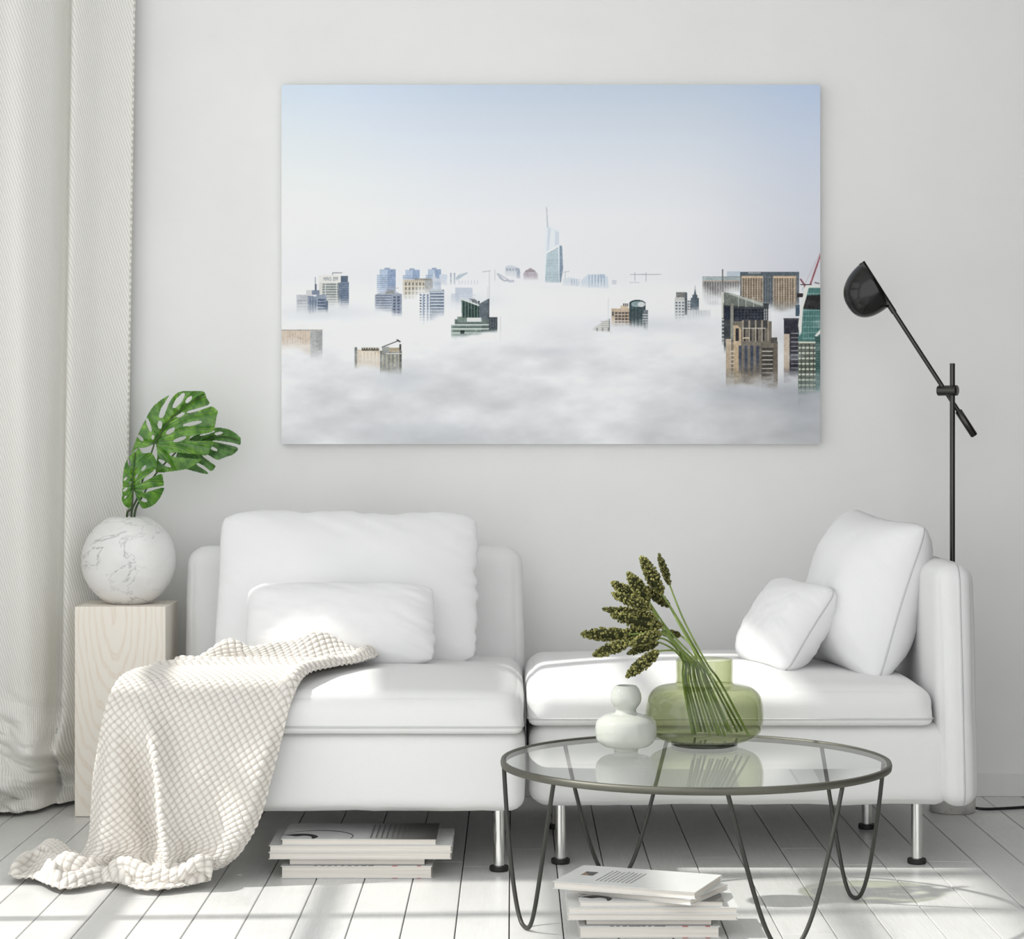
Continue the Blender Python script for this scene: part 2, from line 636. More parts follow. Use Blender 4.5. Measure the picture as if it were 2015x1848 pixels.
class Painter:
    def __init__(s):
        s.yy, s.xx = np.mgrid[0:IMG_H, 0:IMG_W].astype(float)
        s.px = s.xx + X0 + 0.5
        s.py = s.yy + Y0 + 0.5
        s.fog = fbm(s.px / 64, s.py / 30, 3, 6)
        s.fog2 = fbm(s.px / 130, s.py / 55, 9, 5)
        t = np.clip((s.py - 167) / 380, 0, 1)
        st = [0, .12, .3, .5, .68, 1]
        cl = np.array([(193, 208, 228), (202, 214, 230), (214, 222, 234), (225, 229, 236), (232, 233, 237), (232, 232, 235)], float)
        s.im = np.stack([np.interp(t, st, cl[:, k]) for k in range(3)], -1)
        lx = (s.px - 554) / 1060
        s.im += ((1 - t) * np.exp(-((lx - 0.0) / .28) ** 2) * 14)[..., None]
        s.im += ((1 - t) * smooth(.75, 1, lx))[..., None] * np.array([-8, -4, 6])
        s.im += (t * smooth(.7, 1.0, lx))[..., None] * np.array([-22, -20, -14])
        # sea of fog
        m_ = smooth(540, 585, s.py + (s.fog - .5) * 26)
        v_ = 238 - 22 * smooth(640, 880, s.py) - 16 * smooth(.55, 1, lx) * smooth(640, 760, s.py)
        v_ = v_ + (s.fog - .5) * 26 * smooth(600, 700, s.py) + (s.fog2 - .5) * 52 * smooth(590, 720, s.py)
        fogc = np.stack([v_ - 2, v_ - 1, v_ + 1.5], -1)
        s.im = s.im * (1 - m_[..., None]) + fogc * m_[..., None]
        for (cx, cy, rx, ry, a) in ((1085, 692, 70, 9, 14), (1290, 640, 150, 18, 14), (790, 745, 60, 26, 22), (1500, 775, 130, 28, 26),
                                    (1590, 820, 60, 50, 22), (640, 615, 90, 16, 14), (830, 850, 130, 24, 14), (1580, 640, 50, 60, 20), (930, 590, 60, 16, 10)):
            g_ = np.exp(-((s.px - cx) / rx) ** 2 - ((s.py - cy) / ry) ** 2) * a * (.5 + s.fog)
            s.im -= g_[..., None] * np.array([1, .93, .8])
        s.bg = s.im.copy()

    def sub(s, x0, x1, y0, y1):
        ya, yb = max(0, int(y0 - Y0) - 1), min(IMG_H, int(y1 - Y0) + 2)
        xa, xb = max(0, int(x0 - X0) - 1), min(IMG_W, int(x1 - X0) + 2)
        return slice(ya, max(ya, yb)), slice(xa, max(xa, xb))

    def blend(s, mask, col, fy=None, soft=14, a=1.0, w=None):
        """paint col through mask (given on the window w); fades into the fog around pixel row fy"""
        w = w or (slice(None), slice(None))
        mask = mask.astype(float) * a
        if fy is not None:
            soft = soft * 1.35
            mask = mask * (1 - smooth(fy - soft, fy + soft, s.py[w] + (s.fog[w] - .5) * soft * 2.4))
        s.im[w] = s.im[w] * (1 - mask[..., None]) + np.asarray(col, float) * mask[..., None]

    def rect(s, x0, x1, y0, y1, col, fy=None, soft=14, a=1.0):
        w = s.sub(x0, x1, y0, y1)
        px, py = s.px[w], s.py[w]
        m = np.clip(px + .5 - x0, 0, 1) * np.clip(x1 - px + .5, 0, 1) * np.clip(py + .5 - y0, 0, 1) * np.clip(y1 - py + .5, 0, 1)
        s.blend(m, col, fy, soft, a, w)

    def poly(s, pts, col, fy=None, soft=14, a=1.0):
        q = np.array(pts, float)
        w = s.sub(q[:, 0].min(), q[:, 0].max(), q[:, 1].min(), q[:, 1].max())
        m = 0
        for ox in (-.25, .25):
            for oy in (-.25, .25):
                px, py = s.px[w] + ox, s.py[w] + oy
                ins = np.zeros(px.shape, bool)
                n = len(pts)
                for i in range(n):
                    xa, ya = pts[i]; xb, yb = pts[(i + 1) % n]
                    if ya == yb: continue
                    ins ^= ((ya > py) != (yb > py)) & (px < (xb - xa) * (py - ya) / (yb - ya) + xa)
                m = m + ins * .25
        s.blend(m, col, fy, soft, a, w)

    def line(s, x0, y0, x1, y1, wd, col, fy=None, soft=14, a=1.0):
        w = s.sub(min(x0, x1) - wd, max(x0, x1) + wd, min(y0, y1) - wd, max(y0, y1) + wd)
        px, py = s.px[w], s.py[w]
        dx, dy = x1 - x0, y1 - y0
        t = np.clip(((px - x0) * dx + (py - y0) * dy) / (dx * dx + dy * dy), 0, 1)
        dist = np.hypot(px - x0 - t * dx, py - y0 - t * dy)
        s.blend(np.clip(wd / 2 + .5 - dist, 0, 1), col, fy, soft, a, w)

    def hb(s, x0, x1, y0, y1, step, w, col, fy=None, soft=14, a=1.0):
        y = y0
        while y < y1:
            s.rect(x0, x1, y, min(y + w, y1), col, fy, soft, a)
            y += step

    def vb(s, x0, x1, y0, y1, step, w, col, fy=None, soft=14, a=1.0):
        x = x0
        while x < x1:
            s.rect(x, min(x + w, x1), y0, y1, col, fy, soft, a)
            x += step

    def win(s, x0, x1, y0, y1, sx, sy, wx, wy, col, fy=None, soft=14, a=1.0):
        y = y0
        while y < y1:
            s.vb(x0, x1, y, min(y + wy, y1), sx, wx, col, fy, soft, a)
            y += sy


p = Painter()
# far blue-grey towers
for (x, w_, yt, f_) in ((742, 37, 527, 565), (793, 33, 528, 560), (838, 30, 527, 562)):
    p.rect(x, x + w_, yt + 14, 600, (196, 208, 226), f_, 12)
    p.rect(x + w_ * .15, x + w_, yt + 3, 600, (178, 194, 217), f_, 12)
    p.rect(x + w_ * .58, x + w_, yt + 3, 600, (146, 167, 200), f_, 12)
    p.rect(x + w_ * .4, x + w_ * .7, yt, yt + 4, (160, 176, 204))
    p.hb(x, x + w_, yt + 14, 600, 4, 1.3, (128, 148, 182), f_, 12, .8)
p.rect(865, 880, 540, 560, (205, 214, 228), 556, 8)
p.poly([(853, 533), (858, 547), (875, 552), (882, 562), (850, 562)], (206, 212, 222), 560, 6, .9)
for x in (886, 893): p.rect(x, x + 3, 537, 560, (170, 180, 196), 556, 8)
p.poly([(896, 548), (904, 540), (920, 536), (920, 538), (908, 546), (900, 552)], (176, 190, 202), 556, 10)
p.vb(903, 945, 552, 560, 6, 1.6, (190, 200, 218), 561, 5, .7)
# arch roofed tower, rose dome, dish
p.poly([(994, 526), (997, 523), (1006, 522), (1016, 525), (1023, 530), (1023, 547), (994, 543)], (206, 211, 219), 542, 8)
p.win(996, 1022, 528, 534, 6, 9, 4, 5, (158, 168, 184), 544, 8, .8)
p.poly([(1017, 526), (1023, 530), (1024, 548), (1017, 548)], (168, 178, 196), 545, 8)
p.poly([(1030, 538), (1034, 533), (1044, 527), (1053, 533), (1058, 538), (1059, 552), (1030, 552)], (190, 180, 190), 546, 8)
p.rect(1034, 1053, 532, 534.5, (140, 132, 146)); p.poly([(1034, 533), (1044, 527.5), (1053, 533)], (166, 150, 158))
p.poly([(977, 538), (981, 538), (1001, 550), (1003, 553), (992, 554), (984, 549)], (176, 182, 194))
p.poly([(982, 541), (998, 550), (993, 552)], (222, 224, 230)); p.rect(1000, 1012, 551, 556, (190, 190, 206), 556, 5)
# slender white tower with spire
p.poly([(1071, 555), (1073, 470), (1074, 446), (1078, 444), (1100, 455), (1101, 480), (1106, 484), (1107, 530), (1104, 556)], (226, 233, 240), 556, 6)
p.poly([(1078, 447), (1100, 457), (1100, 480), (1076, 495)], (208, 216, 229))
p.poly([(1084, 450), (1092, 454), (1092, 486), (1080, 492)], (232, 237, 243), a=.8)
p.poly([(1076, 497), (1098, 486), (1100, 556), (1073, 556)], (150, 172, 184), 556, 6)
p.hb(1075, 1101, 490, 556, 3, 1.2, (216, 229, 236), 556, 6)
p.poly([(1076, 495), (1101, 482), (1101, 485), (1076, 499)], (236, 241, 246))
p.poly([(1101, 483), (1106, 484), (1108, 528), (1104, 556), (1101, 556)], (132, 152, 172), 556, 6)
p.line(1075.3, 408, 1077, 430, 1.4, (170, 178, 190)); p.line(1076.4, 427, 1077.6, 447, 2.6, (190, 198, 208))
# low cluster and cranes right of it
p.poly([(1108, 549), (1120, 546), (1130, 547), (1140, 556), (1140, 565), (1108, 562)], (212, 219, 227), 560, 6)
p.vb(1124, 1140, 549, 563, 5, 2, (160, 176, 196), 560, 6, .8)
p.poly([(1143, 552), (1157, 540), (1186, 539), (1196, 545), (1198, 568), (1143, 566)], (206, 217, 228), 563, 7)
p.vb(1158, 1190, 541, 565, 6, 2.2, (146, 166, 190), 561, 6, .8)
p.rect(1180, 1190, 540, 548, (172, 188, 208)); p.rect(1204, 1213, 551, 560, (200, 204, 216), 560, 5, .8)
p.line(1112, 535, 1112, 548, 1, (178, 184, 194)); p.line(1106, 536, 1120, 534, 1, (178, 184, 194))
for (x, xl, xr) in ((1249, 1240, 1270), (1271, 1262, 1300)):
    p.line(xl, 540.5, xr, 540, 1.2, (168, 172, 182)); p.line(x, 537, x, 554, 1.3, (168, 172, 182), 556, 6)
p.rect(1238, 1258, 555, 557, (190, 193, 202), a=.6)
# cranes over the green tower
p.line(963, 533, 963, 600, 1.2, (188, 190, 198), a=.8); p.line(950, 535, 965, 533, 1.2, (160, 164, 172)); p.line(974, 531, 974, 552, 1, (190, 193, 200))
p.line(960, 565, 960, 590, 1.5, (206, 206, 212), a=.7)
# sign tower
p.rect(628, 686, 543, 640, (214, 214, 208), 596, 12)
p.poly([(628, 545), (640, 541), (668, 541), (671, 543), (671, 556), (628, 556)], (228, 226, 222))
p.hb(635, 668, 558, 640, 5, 3.4, (128, 138, 140), 594, 14); p.vb(640, 670, 557, 640, 22, 1.4, (222, 222, 216), 596, 14)
p.rect(666, 672, 556, 640, (112, 126, 144), 598, 12); p.rect(671, 685, 543, 556, (92, 108, 130)); p.rect(671, 687, 555, 640, (118, 134, 156), 600, 10)
p.win(672, 686, 558, 640, 4, 4.5, 2.6, 2.8, (84, 100, 128), 600, 10)
p.line(656, 537, 673, 537, 1.2, (96, 98, 104)); p.line(655, 537, 655, 541, 1.2, (120, 120, 126))
FONT = {'M': ["10001", "11011", "10101", "10001", "10001"], 'A': ["01110", "10001", "11111", "10001", "10001"], 'G': ["01111", "10000", "10011", "10001", "01111"],
        '2': ["111", "001", "111", "100", "111"], '1': ["01", "11", "01", "01", "01"], '4': ["101", "101", "111", "001", "001"], ' ': ["00"] * 5}
tx = 637.0
for ch in 'MAG 214':
    g_ = FONT[ch]
    for r_, row in enumerate(g_):
        for c_, bit in enumerate(row):
            if bit == '1':
                p.rect(tx + c_ * 0.86, tx + c_ * 0.86 + 0.9, 545 + r_ * 1.5, 546.6 + r_ * 1.5, (110, 122, 130), a=.85)
    tx += len(g_[0]) * 0.86 + 1.1
# stepped grey building before it, spire
p.rect(584, 606, 580, 640, (192, 194, 200), 606, 12); p.rect(606, 643, 580, 640, (142, 154, 174), 610, 10)
p.rect(603, 615, 571, 582, (208, 208, 208)); p.rect(614, 629, 571, 580, (128, 142, 164)); p.line(621, 546, 621, 572, 1.3, (120, 128, 142)); p.rect(620, 623.5, 559, 572, (92, 102, 118))
p.hb(626, 641, 588, 640, 6, 4, (88, 104, 128), 612, 8); p.vb(610, 624, 582, 640, 5, 2.2, (104, 120, 144), 610, 12, .8)
p.hb(586, 606, 590, 640, 6, 3, (150, 154, 164), 602, 12, .7); p.rect(641, 646, 592, 640, (110, 124, 146), 614, 8)
p.poly([(606, 580), (622, 584), (624, 580)], (224, 224, 226))
# banded grey building, beige block, white grid tower, faint block
p.rect(793, 851, 550, 620, (216, 208, 192), 578, 13); p.win(797, 835, 556, 620, 7, 9, 4, 6, (120, 116, 108), 577, 12, .85); p.rect(836, 852, 552, 620, (172, 174, 176), 580, 12)
p.rect(816, 850, 548, 552, (150, 148, 142)); p.vb(797, 836, 551, 556, 4, 2, (188, 176, 156))
p.poly([(738, 580), (748, 576), (762, 571), (778, 573), (790, 579), (790, 640), (738, 640)], (176, 184, 198), 606, 12)
p.hb(740, 771, 580, 640, 5, 2.6, (112, 126, 148), 602, 12); p.rect(771, 791, 578, 640, (150, 160, 178), 614, 10)
p.win(774, 790, 583, 640, 8, 6, 5, 4, (90, 104, 130), 612, 10); p.line(763, 567, 784, 567, 1.1, (190, 170, 160)); p.poly([(757, 578), (764, 571), (776, 571), (778, 578)], (150, 152, 154))
p.rect(827, 848, 577, 640, (226, 228, 232), 616, 10); p.rect(846, 874, 570, 640, (120, 136, 156), 618, 10)
p.poly([(842, 573), (852, 567), (868, 568), (873, 573)], (196, 204, 214))
p.win(826, 846, 579, 640, 7, 5.5, 4, 3, (118, 130, 148), 614, 12); p.hb(847, 876, 574, 640, 6, 2, (212, 219, 228), 618, 10); p.vb(832, 848, 580, 640, 8, 3, (142, 158, 184), 616, 12)
p.rect(888, 904, 578, 620, (196, 204, 219), 596, 12, .8); p.rect(896, 930, 566, 620, (186, 196, 212), 596, 14, .85); p.hb(903, 936, 580, 620, 5, 2, (206, 213, 225), 594, 12, .8)
# green glass tower
p.rect(888, 963, 640, 672, (150, 164, 158), 656, 6); p.rect(895, 978, 628, 672, (96, 112, 110), 655, 6); p.rect(888, 948, 638, 672, (142, 160, 152), 658, 6)
p.hb(888, 963, 638, 664, 8, 2, (212, 222, 214), 658, 6); p.hb(892, 963, 642, 664, 8, 3.4, (84, 102, 98), 654, 6, .8)
p.rect(962, 979, 624, 672, (66, 76, 84), 652, 8); p.win(964, 978, 628, 660, 5, 4, 3, 2.4, (96, 106, 114), 652, 8)
p.rect(900, 950, 623, 634, (120, 140, 130)); p.poly([(908, 587), (944, 601), (944, 625), (909, 625)], (84, 112, 102)); p.vb(911, 944, 592, 625, 6, 3.4, (40, 58, 58))
p.poly([(906, 586), (910, 587), (944, 600), (944, 603), (908, 590)], (214, 220, 218)); p.poly([(922, 587), (936, 589), (944, 598), (934, 596)], (112, 120, 126))
p.poly([(943, 598), (961, 588), (963, 588), (963, 628), (943, 628)], (98, 110, 118)); p.vb(946, 962, 596, 626, 4, 1, (80, 92, 100)); p.rect(961, 963, 588, 628, (70, 78, 82))
p.rect(919, 947, 625, 633, (222, 224, 222)); p.rect(906, 914, 650, 657, (40, 52, 52), 657, 4); p.line(985, 624, 985, 675, 1.2, (186, 186, 190), 668, 12, .6)
# beige slab and unfinished tower
p.rect(554, 611, 650, 720, (212, 194, 176), 684, 12, .95); p.rect(611, 635, 650, 730, (170, 172, 172), 690, 16, .95); p.rect(554, 635, 648.5, 650.5, (170, 160, 150)); p.vb(566, 606, 652, 700, 5, 1.2, (196, 176, 158), 676, 12)
p.rect(622, 634, 652, 690, (150, 152, 152), 680, 16, .6)
p.poly([(699, 684), (707, 688), (748, 686), (748, 760), (699, 760)], (206, 188, 164), 716, 12); p.rect(698, 703, 683, 760, (116, 120, 118), 716, 12)
p.vb(712, 748, 692, 740, 7, 3.2, (228, 214, 192), 712, 10); p.rect(748, 791, 690, 770, (120, 122, 116), 724, 16); p.vb(752, 790, 698, 770, 8, 3, (176, 172, 150), 716, 14)
p.rect(752, 766, 682, 696, (150, 152, 148)); p.rect(766, 788, 684, 692, (166, 148, 116)); p.rect(786, 790, 677, 760, (66, 66, 60), 716, 14); p.rect(712, 746, 684, 690, (84, 82, 74)); p.hb(760, 790, 695, 698, 3, 1.5, (226, 224, 214))
p.line(752, 683, 785, 670, 1.8, (56, 56, 56)); p.line(782, 669, 787, 672, 3, (46, 46, 46)); p.vb(714, 745, 683, 687, 5, 2, (206, 196, 170))
# beige and green-cylinder building, triangular roof
p.rect(1203, 1244, 607, 680, (196, 172, 146), 640, 10); p.rect(1221, 1236, 601, 608, (206, 186, 160)); p.win(1210, 1238, 614, 660, 0.1 + 6.5, 6, 5.2, 4, (74, 68, 64), 640, 8); p.rect(1204, 1208, 613, 622, (84, 82, 82))
p.vb(1226, 1236, 597, 602, 4, 2.5, (70, 66, 62)); p.rect(1238, 1270, 598, 680, (64, 82, 86), 640, 12); p.vb(1240, 1270, 600, 680, 7, 2, (46, 62, 68), 640, 12); p.rect(1266, 1275, 610, 690, (106, 114, 120), 642, 10); p.hb(1264, 1275, 618, 690, 5, 2, (186, 192, 196), 642, 10)
el = ((p.px - 1254) / 16.5) ** 2 + ((p.py - 598) / 8) ** 2
p.blend(el < 1, (54, 72, 76)); p.blend(((p.px - 1255) / 13.5) ** 2 + ((p.py - 598.5) / 6) ** 2 < 1, (140, 160, 164)); p.blend((((p.px - 1262) / 7) ** 2 + ((p.py - 599) / 5) ** 2 < 1), (210, 214, 214))
p.poly([(1166, 649), (1172, 642), (1198, 627), (1200, 627), (1200, 652), (1206, 653), (1206, 656)], (206, 206, 202), 657, 4, .95); p.hb(1182, 1199, 632, 650, 4, 1.2, (150, 150, 146), a=.8); p.vb(1174, 1198, 645, 652, 11, 1.5, (96, 96, 96)); p.line(1197, 586, 1197, 628, 1.8, (218, 220, 222)); p.rect(1198, 1200, 627, 652, (130, 132, 134))
# white and grey building with a spire
p.rect(1327, 1360, 590, 660, (206, 208, 210), 616, 12); p.rect(1330, 1351, 575, 586, (122, 122, 120)); p.rect(1328, 1352, 585, 592, (196, 196, 192)); p.rect(1347, 1352, 576, 620, (92, 100, 106), 612, 10)
p.win(1329, 1346, 594, 660, 6.5, 6, 3.6, 3, (90, 98, 106), 612, 10); p.win(1353, 1360, 592, 640, 4, 5, 2.4, 3, (80, 88, 96), 610, 10); p.rect(1359, 1375, 586, 650, (92, 106, 118), 608, 8)
p.poly([(1364, 586), (1367, 568), (1368, 568), (1371, 586)], (96, 106, 116)); p.line(1367.5, 563, 1367.5, 574, 1, (120, 126, 132)); p.rect(1362, 1372, 580, 590, (84, 98, 108)); p.rect(1352, 1398, 610, 640, (214, 216, 220), 628, 8, .8); p.vb(1364, 1390, 611, 630, 5, 2, (172, 176, 182), 622, 8, .6)
# wide hotel slab
p.rect(1382, 1458, 544, 620, (156, 152, 148), 574, 14); p.rect(1382, 1458, 545, 551, (164, 178, 182), 574, 8); p.rect(1382, 1458, 551, 554, (182, 170, 158)); p.vb(1386, 1456, 554, 600, 5, 2.6, (104, 104, 110), 572, 14)
p.rect(1430, 1456, 534, 544, (172, 188, 204)); p.hb(1430, 1456, 535, 544, 3, 1.2, (212, 220, 230))
p.rect(1456, 1572, 535, 640, (106, 114, 120), 604, 10); p.rect(1456, 1572, 535, 543, (88, 100, 110)); p.rect(1472, 1497, 536, 538.5, (150, 154, 156))
for (a_, b_) in ((1459, 1501), (1521, 1566)):
    p.rect(a_, b_, 543, 640, (184, 162, 136), 602, 10); p.win(a_ + 2, b_ - 1, 548, 640, 5, 3.4, 3.2, 2.2, (74, 70, 68), 602, 10); p.rect(a_, b_, 543.5, 547.5, (206, 182, 150))
p.vb(1503, 1521, 547, 640, 4.5, 2, (74, 84, 92), 600, 10); p.vb(1469, 1500, 546, 640, 10.5, 1.4, (206, 188, 160), 602, 10); p.vb(1531, 1564, 546, 640, 10.5, 1.4, (206, 188, 160), 602, 10)
# dark tower with slanted roof and mast
p.rect(1420, 1430, 596, 700, (86, 90, 92), 672, 10); p.hb(1420, 1436, 628, 700, 7.5, 2.4, (206, 208, 206), 674, 8); p.rect(1424, 1512, 597, 700, (62, 66, 70), 690, 10)
p.win(1446, 1504, 608, 640, 6.5, 5.5, 4.6, 3.8, (28, 38, 58)); p.poly([(1424, 600), (1424, 575), (1437, 577), (1500, 597), (1502, 604), (1460, 603)], (112, 118, 112))
p.poly([(1432, 578), (1440, 577), (1500, 596), (1502, 601), (1496, 601)], (176, 180, 172)); p.vb(1452, 1496, 584, 604, 15, 1, (200, 202, 196)); p.line(1421.5, 531, 1421.5, 620, 2.6, (132, 136, 134)); p.rect(1419.8, 1423, 575, 626, (202, 200, 190)); p.line(1421.5, 531, 1421.5, 560, 1.6, (92, 96, 98))
p.rect(1425, 1436, 603, 628, (32, 40, 60)); p.rect(1437, 1443, 597, 670, (140, 140, 130), 672, 8); p.win(1503, 1516, 608, 640, 4, 6, 1.4, 5, (206, 208, 206)); p.rect(1443, 1446, 605, 680, (30, 34, 40))
p.rect(1428, 1530, 672, 800, (134, 122, 106), 738, 24); p.rect(1444, 1518, 632, 800, (120, 112, 100), 738, 22); p.poly([(1443, 640), (1452, 640), (1458, 648), (1458, 800), (1443, 800)], (192, 168, 134), 730, 22)
p.vb(1447, 1506, 646, 671, 12.5, 6.5, (40, 38, 44)); p.rect(1460, 1512, 630, 646, (74, 72, 72)); p.vb(1460, 1512, 630, 672, 12.5, 3, (166, 156, 138)); p.hb(1460, 1506, 645, 649, 5, 1.6, (206, 200, 186)); p.rect(1428, 1438, 667, 800, (206, 186, 160), 722, 20); p.vb(1429, 1438, 668, 740, 3, 1, (150, 128, 106), 716, 16)
p.vb(1453, 1500, 680, 800, 11.5, 6, (66, 74, 92), 716, 18); p.rect(1498, 1521, 684, 800, (70, 66, 62), 740, 24); p.hb(1499, 1520, 690, 800, 8.5, 2, (196, 190, 176), 742, 26); p.rect(1521, 1530, 672, 800, (112, 102, 90), 748, 26); p.hb(1437, 1445, 690, 800, 8, 2.5, (206, 196, 178), 722, 16); p.rect(1516, 1529, 664, 675, (82, 80, 76)); p.hb(1462, 1474, 664, 667, 4, 2, (226, 210, 176))
# narrow dark tower and curved green tower at the edge, red crane
p.rect(1542, 1573, 628, 790, (44, 44, 56), 726, 20); p.rect(1542, 1553, 657, 790, (196, 178, 158), 722, 18); p.rect(1541, 1572, 626, 629, (70, 70, 76)); p.hb(1556, 1573, 655, 780, 8.5, 1.8, (170, 170, 170), 722, 18, .8); p.rect(1565, 1573, 600, 622, (62, 84, 104)); p.rect(1568, 1580, 577, 585, (56, 44, 46))
p.line(1577, 572, 1614, 496, 0.9, (180, 150, 156), a=.7); p.line(1594, 560, 1616, 496, 3.6, (186, 112, 120)); p.line(1594, 560, 1616, 496, 1.2, (112, 62, 74)); p.line(1575, 550, 1588, 568, 3, (132, 62, 74)); p.line(1577, 551, 1586, 572, 1.5, (150, 84, 92)); p.line(1603, 556, 1611, 558, 2, (90, 76, 80)); p.line(1575, 560, 1596, 560, 2, (84, 66, 74))
p.poly([(1588, 562), (1616, 562), (1616, 800), (1570, 800), (1570, 670), (1572, 640)], (72, 122, 118), 768, 30); p.hb(1578, 1616, 566, 670, 11, 1.3, (170, 204, 198), a=.6); p.vb(1580, 1616, 566, 668, 5, .8, (150, 186, 180), a=.45)
p.poly([(1588, 581), (1616, 580), (1616, 609), (1578, 608)], (42, 40, 42)); p.poly([(1584, 562), (1616, 561), (1616, 566), (1591, 566), (1580, 606), (1577, 644), (1577, 652), (1573, 661), (1570, 640), (1574, 606)], (226, 226, 220)); p.poly([(1603, 660), (1616, 645), (1616, 654), (1606, 663)], (226, 226, 220))
p.rect(1570, 1604, 671, 820, (96, 104, 92), 770, 28); p.rect(1603, 1616, 662, 820, (60, 92, 88), 768, 28); p.hb(1571, 1604, 672, 820, 10.5, 3.4, (206, 214, 196), 772, 26); p.vb(1575, 1602, 676, 820, 8, 2.5, (56, 62, 54), 764, 26, .7); p.hb(1604, 1616, 668, 800, 5, .8, (110, 150, 142), 764, 24, .6)
# drifting fog over the feet of the towers
vz = smooth(.52, .78, fbm(p.px / 60, p.py / 22, 31, 6)) * smooth(590, 640, p.py) * .28
p.im = p.im * (1 - vz[..., None]) + (p.bg + 6) * vz[..., None]
lum = p.im @ np.array([.3, .59, .11])
p.im = p.im + (lum[..., None] - p.im) * .16
bld = smooth(40, 150, np.abs(p.im - p.bg).sum(-1))
p.im = p.im + (bld * (fbm(p.px / 2.2, p.py / 3.1, 55, 2) - .5) * 34 + bld * (fbm(p.px / 14, p.py / 9, 56, 3) - .5) * 30)[..., None]
img = np.clip(p.im, 0, 255)

rows = [y for y in range(0, 225, 6)] + list(range(226, 615)) + list(range(616, IMG_H, 3))
if rows[-1] != IMG_H - 1: rows.append(IMG_H - 1)
rows = np.array(rows)
CD = 6.568
xa, _, za = P(554, 167, CD)
xb, _, zb = P(1614, 874, CD)
u_ = np.linspace(xa, xb, IMG_W)
w_ = za + (zb - za) * rows / (IMG_H - 1)
GX, GZ = np.meshgrid(u_, w_)
vv = np.stack([GX, np.full_like(GX, CD - WALL_D - 0.0006), GZ], -1).reshape(-1, 3)
cc = lin(img[rows] / 255).reshape(-1, 3) * 1.13
cc = np.minimum(cc, .95)
art = thing('canvas_print', ((xa + xb) / 2, -0.016, zb), 'wide frameless canvas print of towers rising from a sea of fog, hung on the wall', 'picture')
mbp = MB().add(vv, [f_[::-1] for f_ in gridfaces(len(rows), IMG_W)], cc)
obj('printed_face', mbp, M['print'], art, False, label='foggy skyline of towers under a pale blue sky')
obj('stretched_canvas', MB().box(xa, xb, CD - WALL_D, -0.001, zb, za), M['canvas_edge'], art, False)

# ------------------------------------------------------------------ sofa sections
LX0, LX1, LD = -0.905, 0.0255, 5.42            # left section
CX0, CX1, CD2 = 0.041, 1.056, 5.52             # chaise section
SEAT = {}


def leg(root, x, d, ztop):
    lg = obj('leg', MB().add(*lathe([(0.0135, 0.006), (0.0135, ztop)], 24, (x, d - WALL_D, 0))), M['chrome'], root)
    ft = MB().add(*lathe([(0.021, 0), (0.023, 0.003), (0.023, 0.011), (0.0215, 0.0125), (0.0136, 0.0125)], 24, (x, d - WALL_D, 0)))
    obj('foot', ft, M['rubber'], lg, False, label='black rubber foot')


def seat_cushion(root, x0, x1, d0, d1, z0, zs, dome, seed):
    h = ((x1 - x0) / 2, (d1 - d0) / 2, (zs - z0) / 2)
    c = np.array([(x0 + x1) / 2, (d0 + d1) / 2 - WALL_D, (z0 + zs) / 2])
    v_, f_ = softbox(h, 0.0475, 44, dome, 0.004, 0.004, seed, .018, .9)
    o = obj('seat_cushion', MB().add(v_ + c, f_), M['sofa'], root)
    # seam line round the lower edge
    zz = z0 + 0.018
    r = 0.022
    pts = []
    for (sx, sy, a0) in ((1, 1, 0), (-1, 1, 90), (-1, -1, 180), (1, -1, 270)):
        for k in range(7):
            a = math.radians(a0 + 15 * k)
            pts.append((sx * (h[0] - r) + r * math.cos(a), sy * (h[1] - r) + r * math.sin(a)))
    ring = []
    for i in range(len(pts)):
        p0, p1 = np.array(pts[i]), np.array(pts[(i + 1) % len(pts)])
        m_ = max(1, int(np.linalg.norm(p1 - p0) / .02))
        for k in range(m_):
            q = p0 + (p1 - p0) * k / m_
            u, v = np.clip(q / np.array(h[:2]), -1, 1)
            ring.append((c[0] + q[0] + .003 * u * (1 - v * v) ** .5, c[1] + q[1] + .003 * v * (1 - u * u) ** .5, zz))
    obj('piping', MB().add(*tube(ring, 0.0022, 6, True)), M['seam'], o)
    return c, h


def seat_top(X, d):
    """height of the left seat cushion's top at (X, d)"""
    u = np.clip((X + 0.441) / 0.464, -1, 1)
    v = np.clip((d - 5.865) / 0.465, -1, 1)
    z = 0.432 + 0.026 * (1 - u ** 2) ** .9 * (1 - v ** 2) ** .9
    r = .0475
    for e in (d - 5.40, X + .905, .023 - X):
        e = np.clip(e, 0, r)
        z = z - (r - np.sqrt(np.maximum(r * r - (r - e) ** 2, 0)))
    return z


# left section: faces the camera
s1 = thing('sofa_section', ((LX0 + LX1) / 2, LD + 0.5 - WALL_D, 0), 'white upholstered sofa seat section with its low backrest along the wall', 'sofa', 'sofa sections')
v_, f_ = softbox(((LX1 - LX0) / 2, 0.485, 0.096), 0.035, 30, 0, 0.006, 0.006, 5)
v_[:, 2] += np.where(v_[:, 2] < -0.08, (fbm(v_[:, 0] * 14, v_[:, 1] * 3, 4, 3) - .5) * 0.007, 0)
obj('base_frame', MB().add(v_ + np.array([(LX0 + LX1) / 2, LD + 0.485 - WALL_D, 0.242]), f_), M['sofa'], s1)
seat_cushion(s1, -0.905, 0.023, 5.40, 6.33, 0.334, 0.432, 0.026, 3)
v_, f_ = softbox(((LX1 - LX0) / 2 - 0.002, 0.055, 0.295), 0.05, 30, 0, 0.008, 0.005, 8)
v_[:, 1] += (v_[:, 2] + 0.295) * 0.10
obj('backrest', MB().add(v_ + np.array([(LX0 + LX1) / 2 - 0.001, 6.345 - WALL_D, 0.437]), f_), M['sofa'], s1)
for x, d in ((-0.034, 5.47), (-0.845, 5.47), (-0.034, 6.30), (-0.845, 6.30)):
    leg(s1, x, d, 0.155)

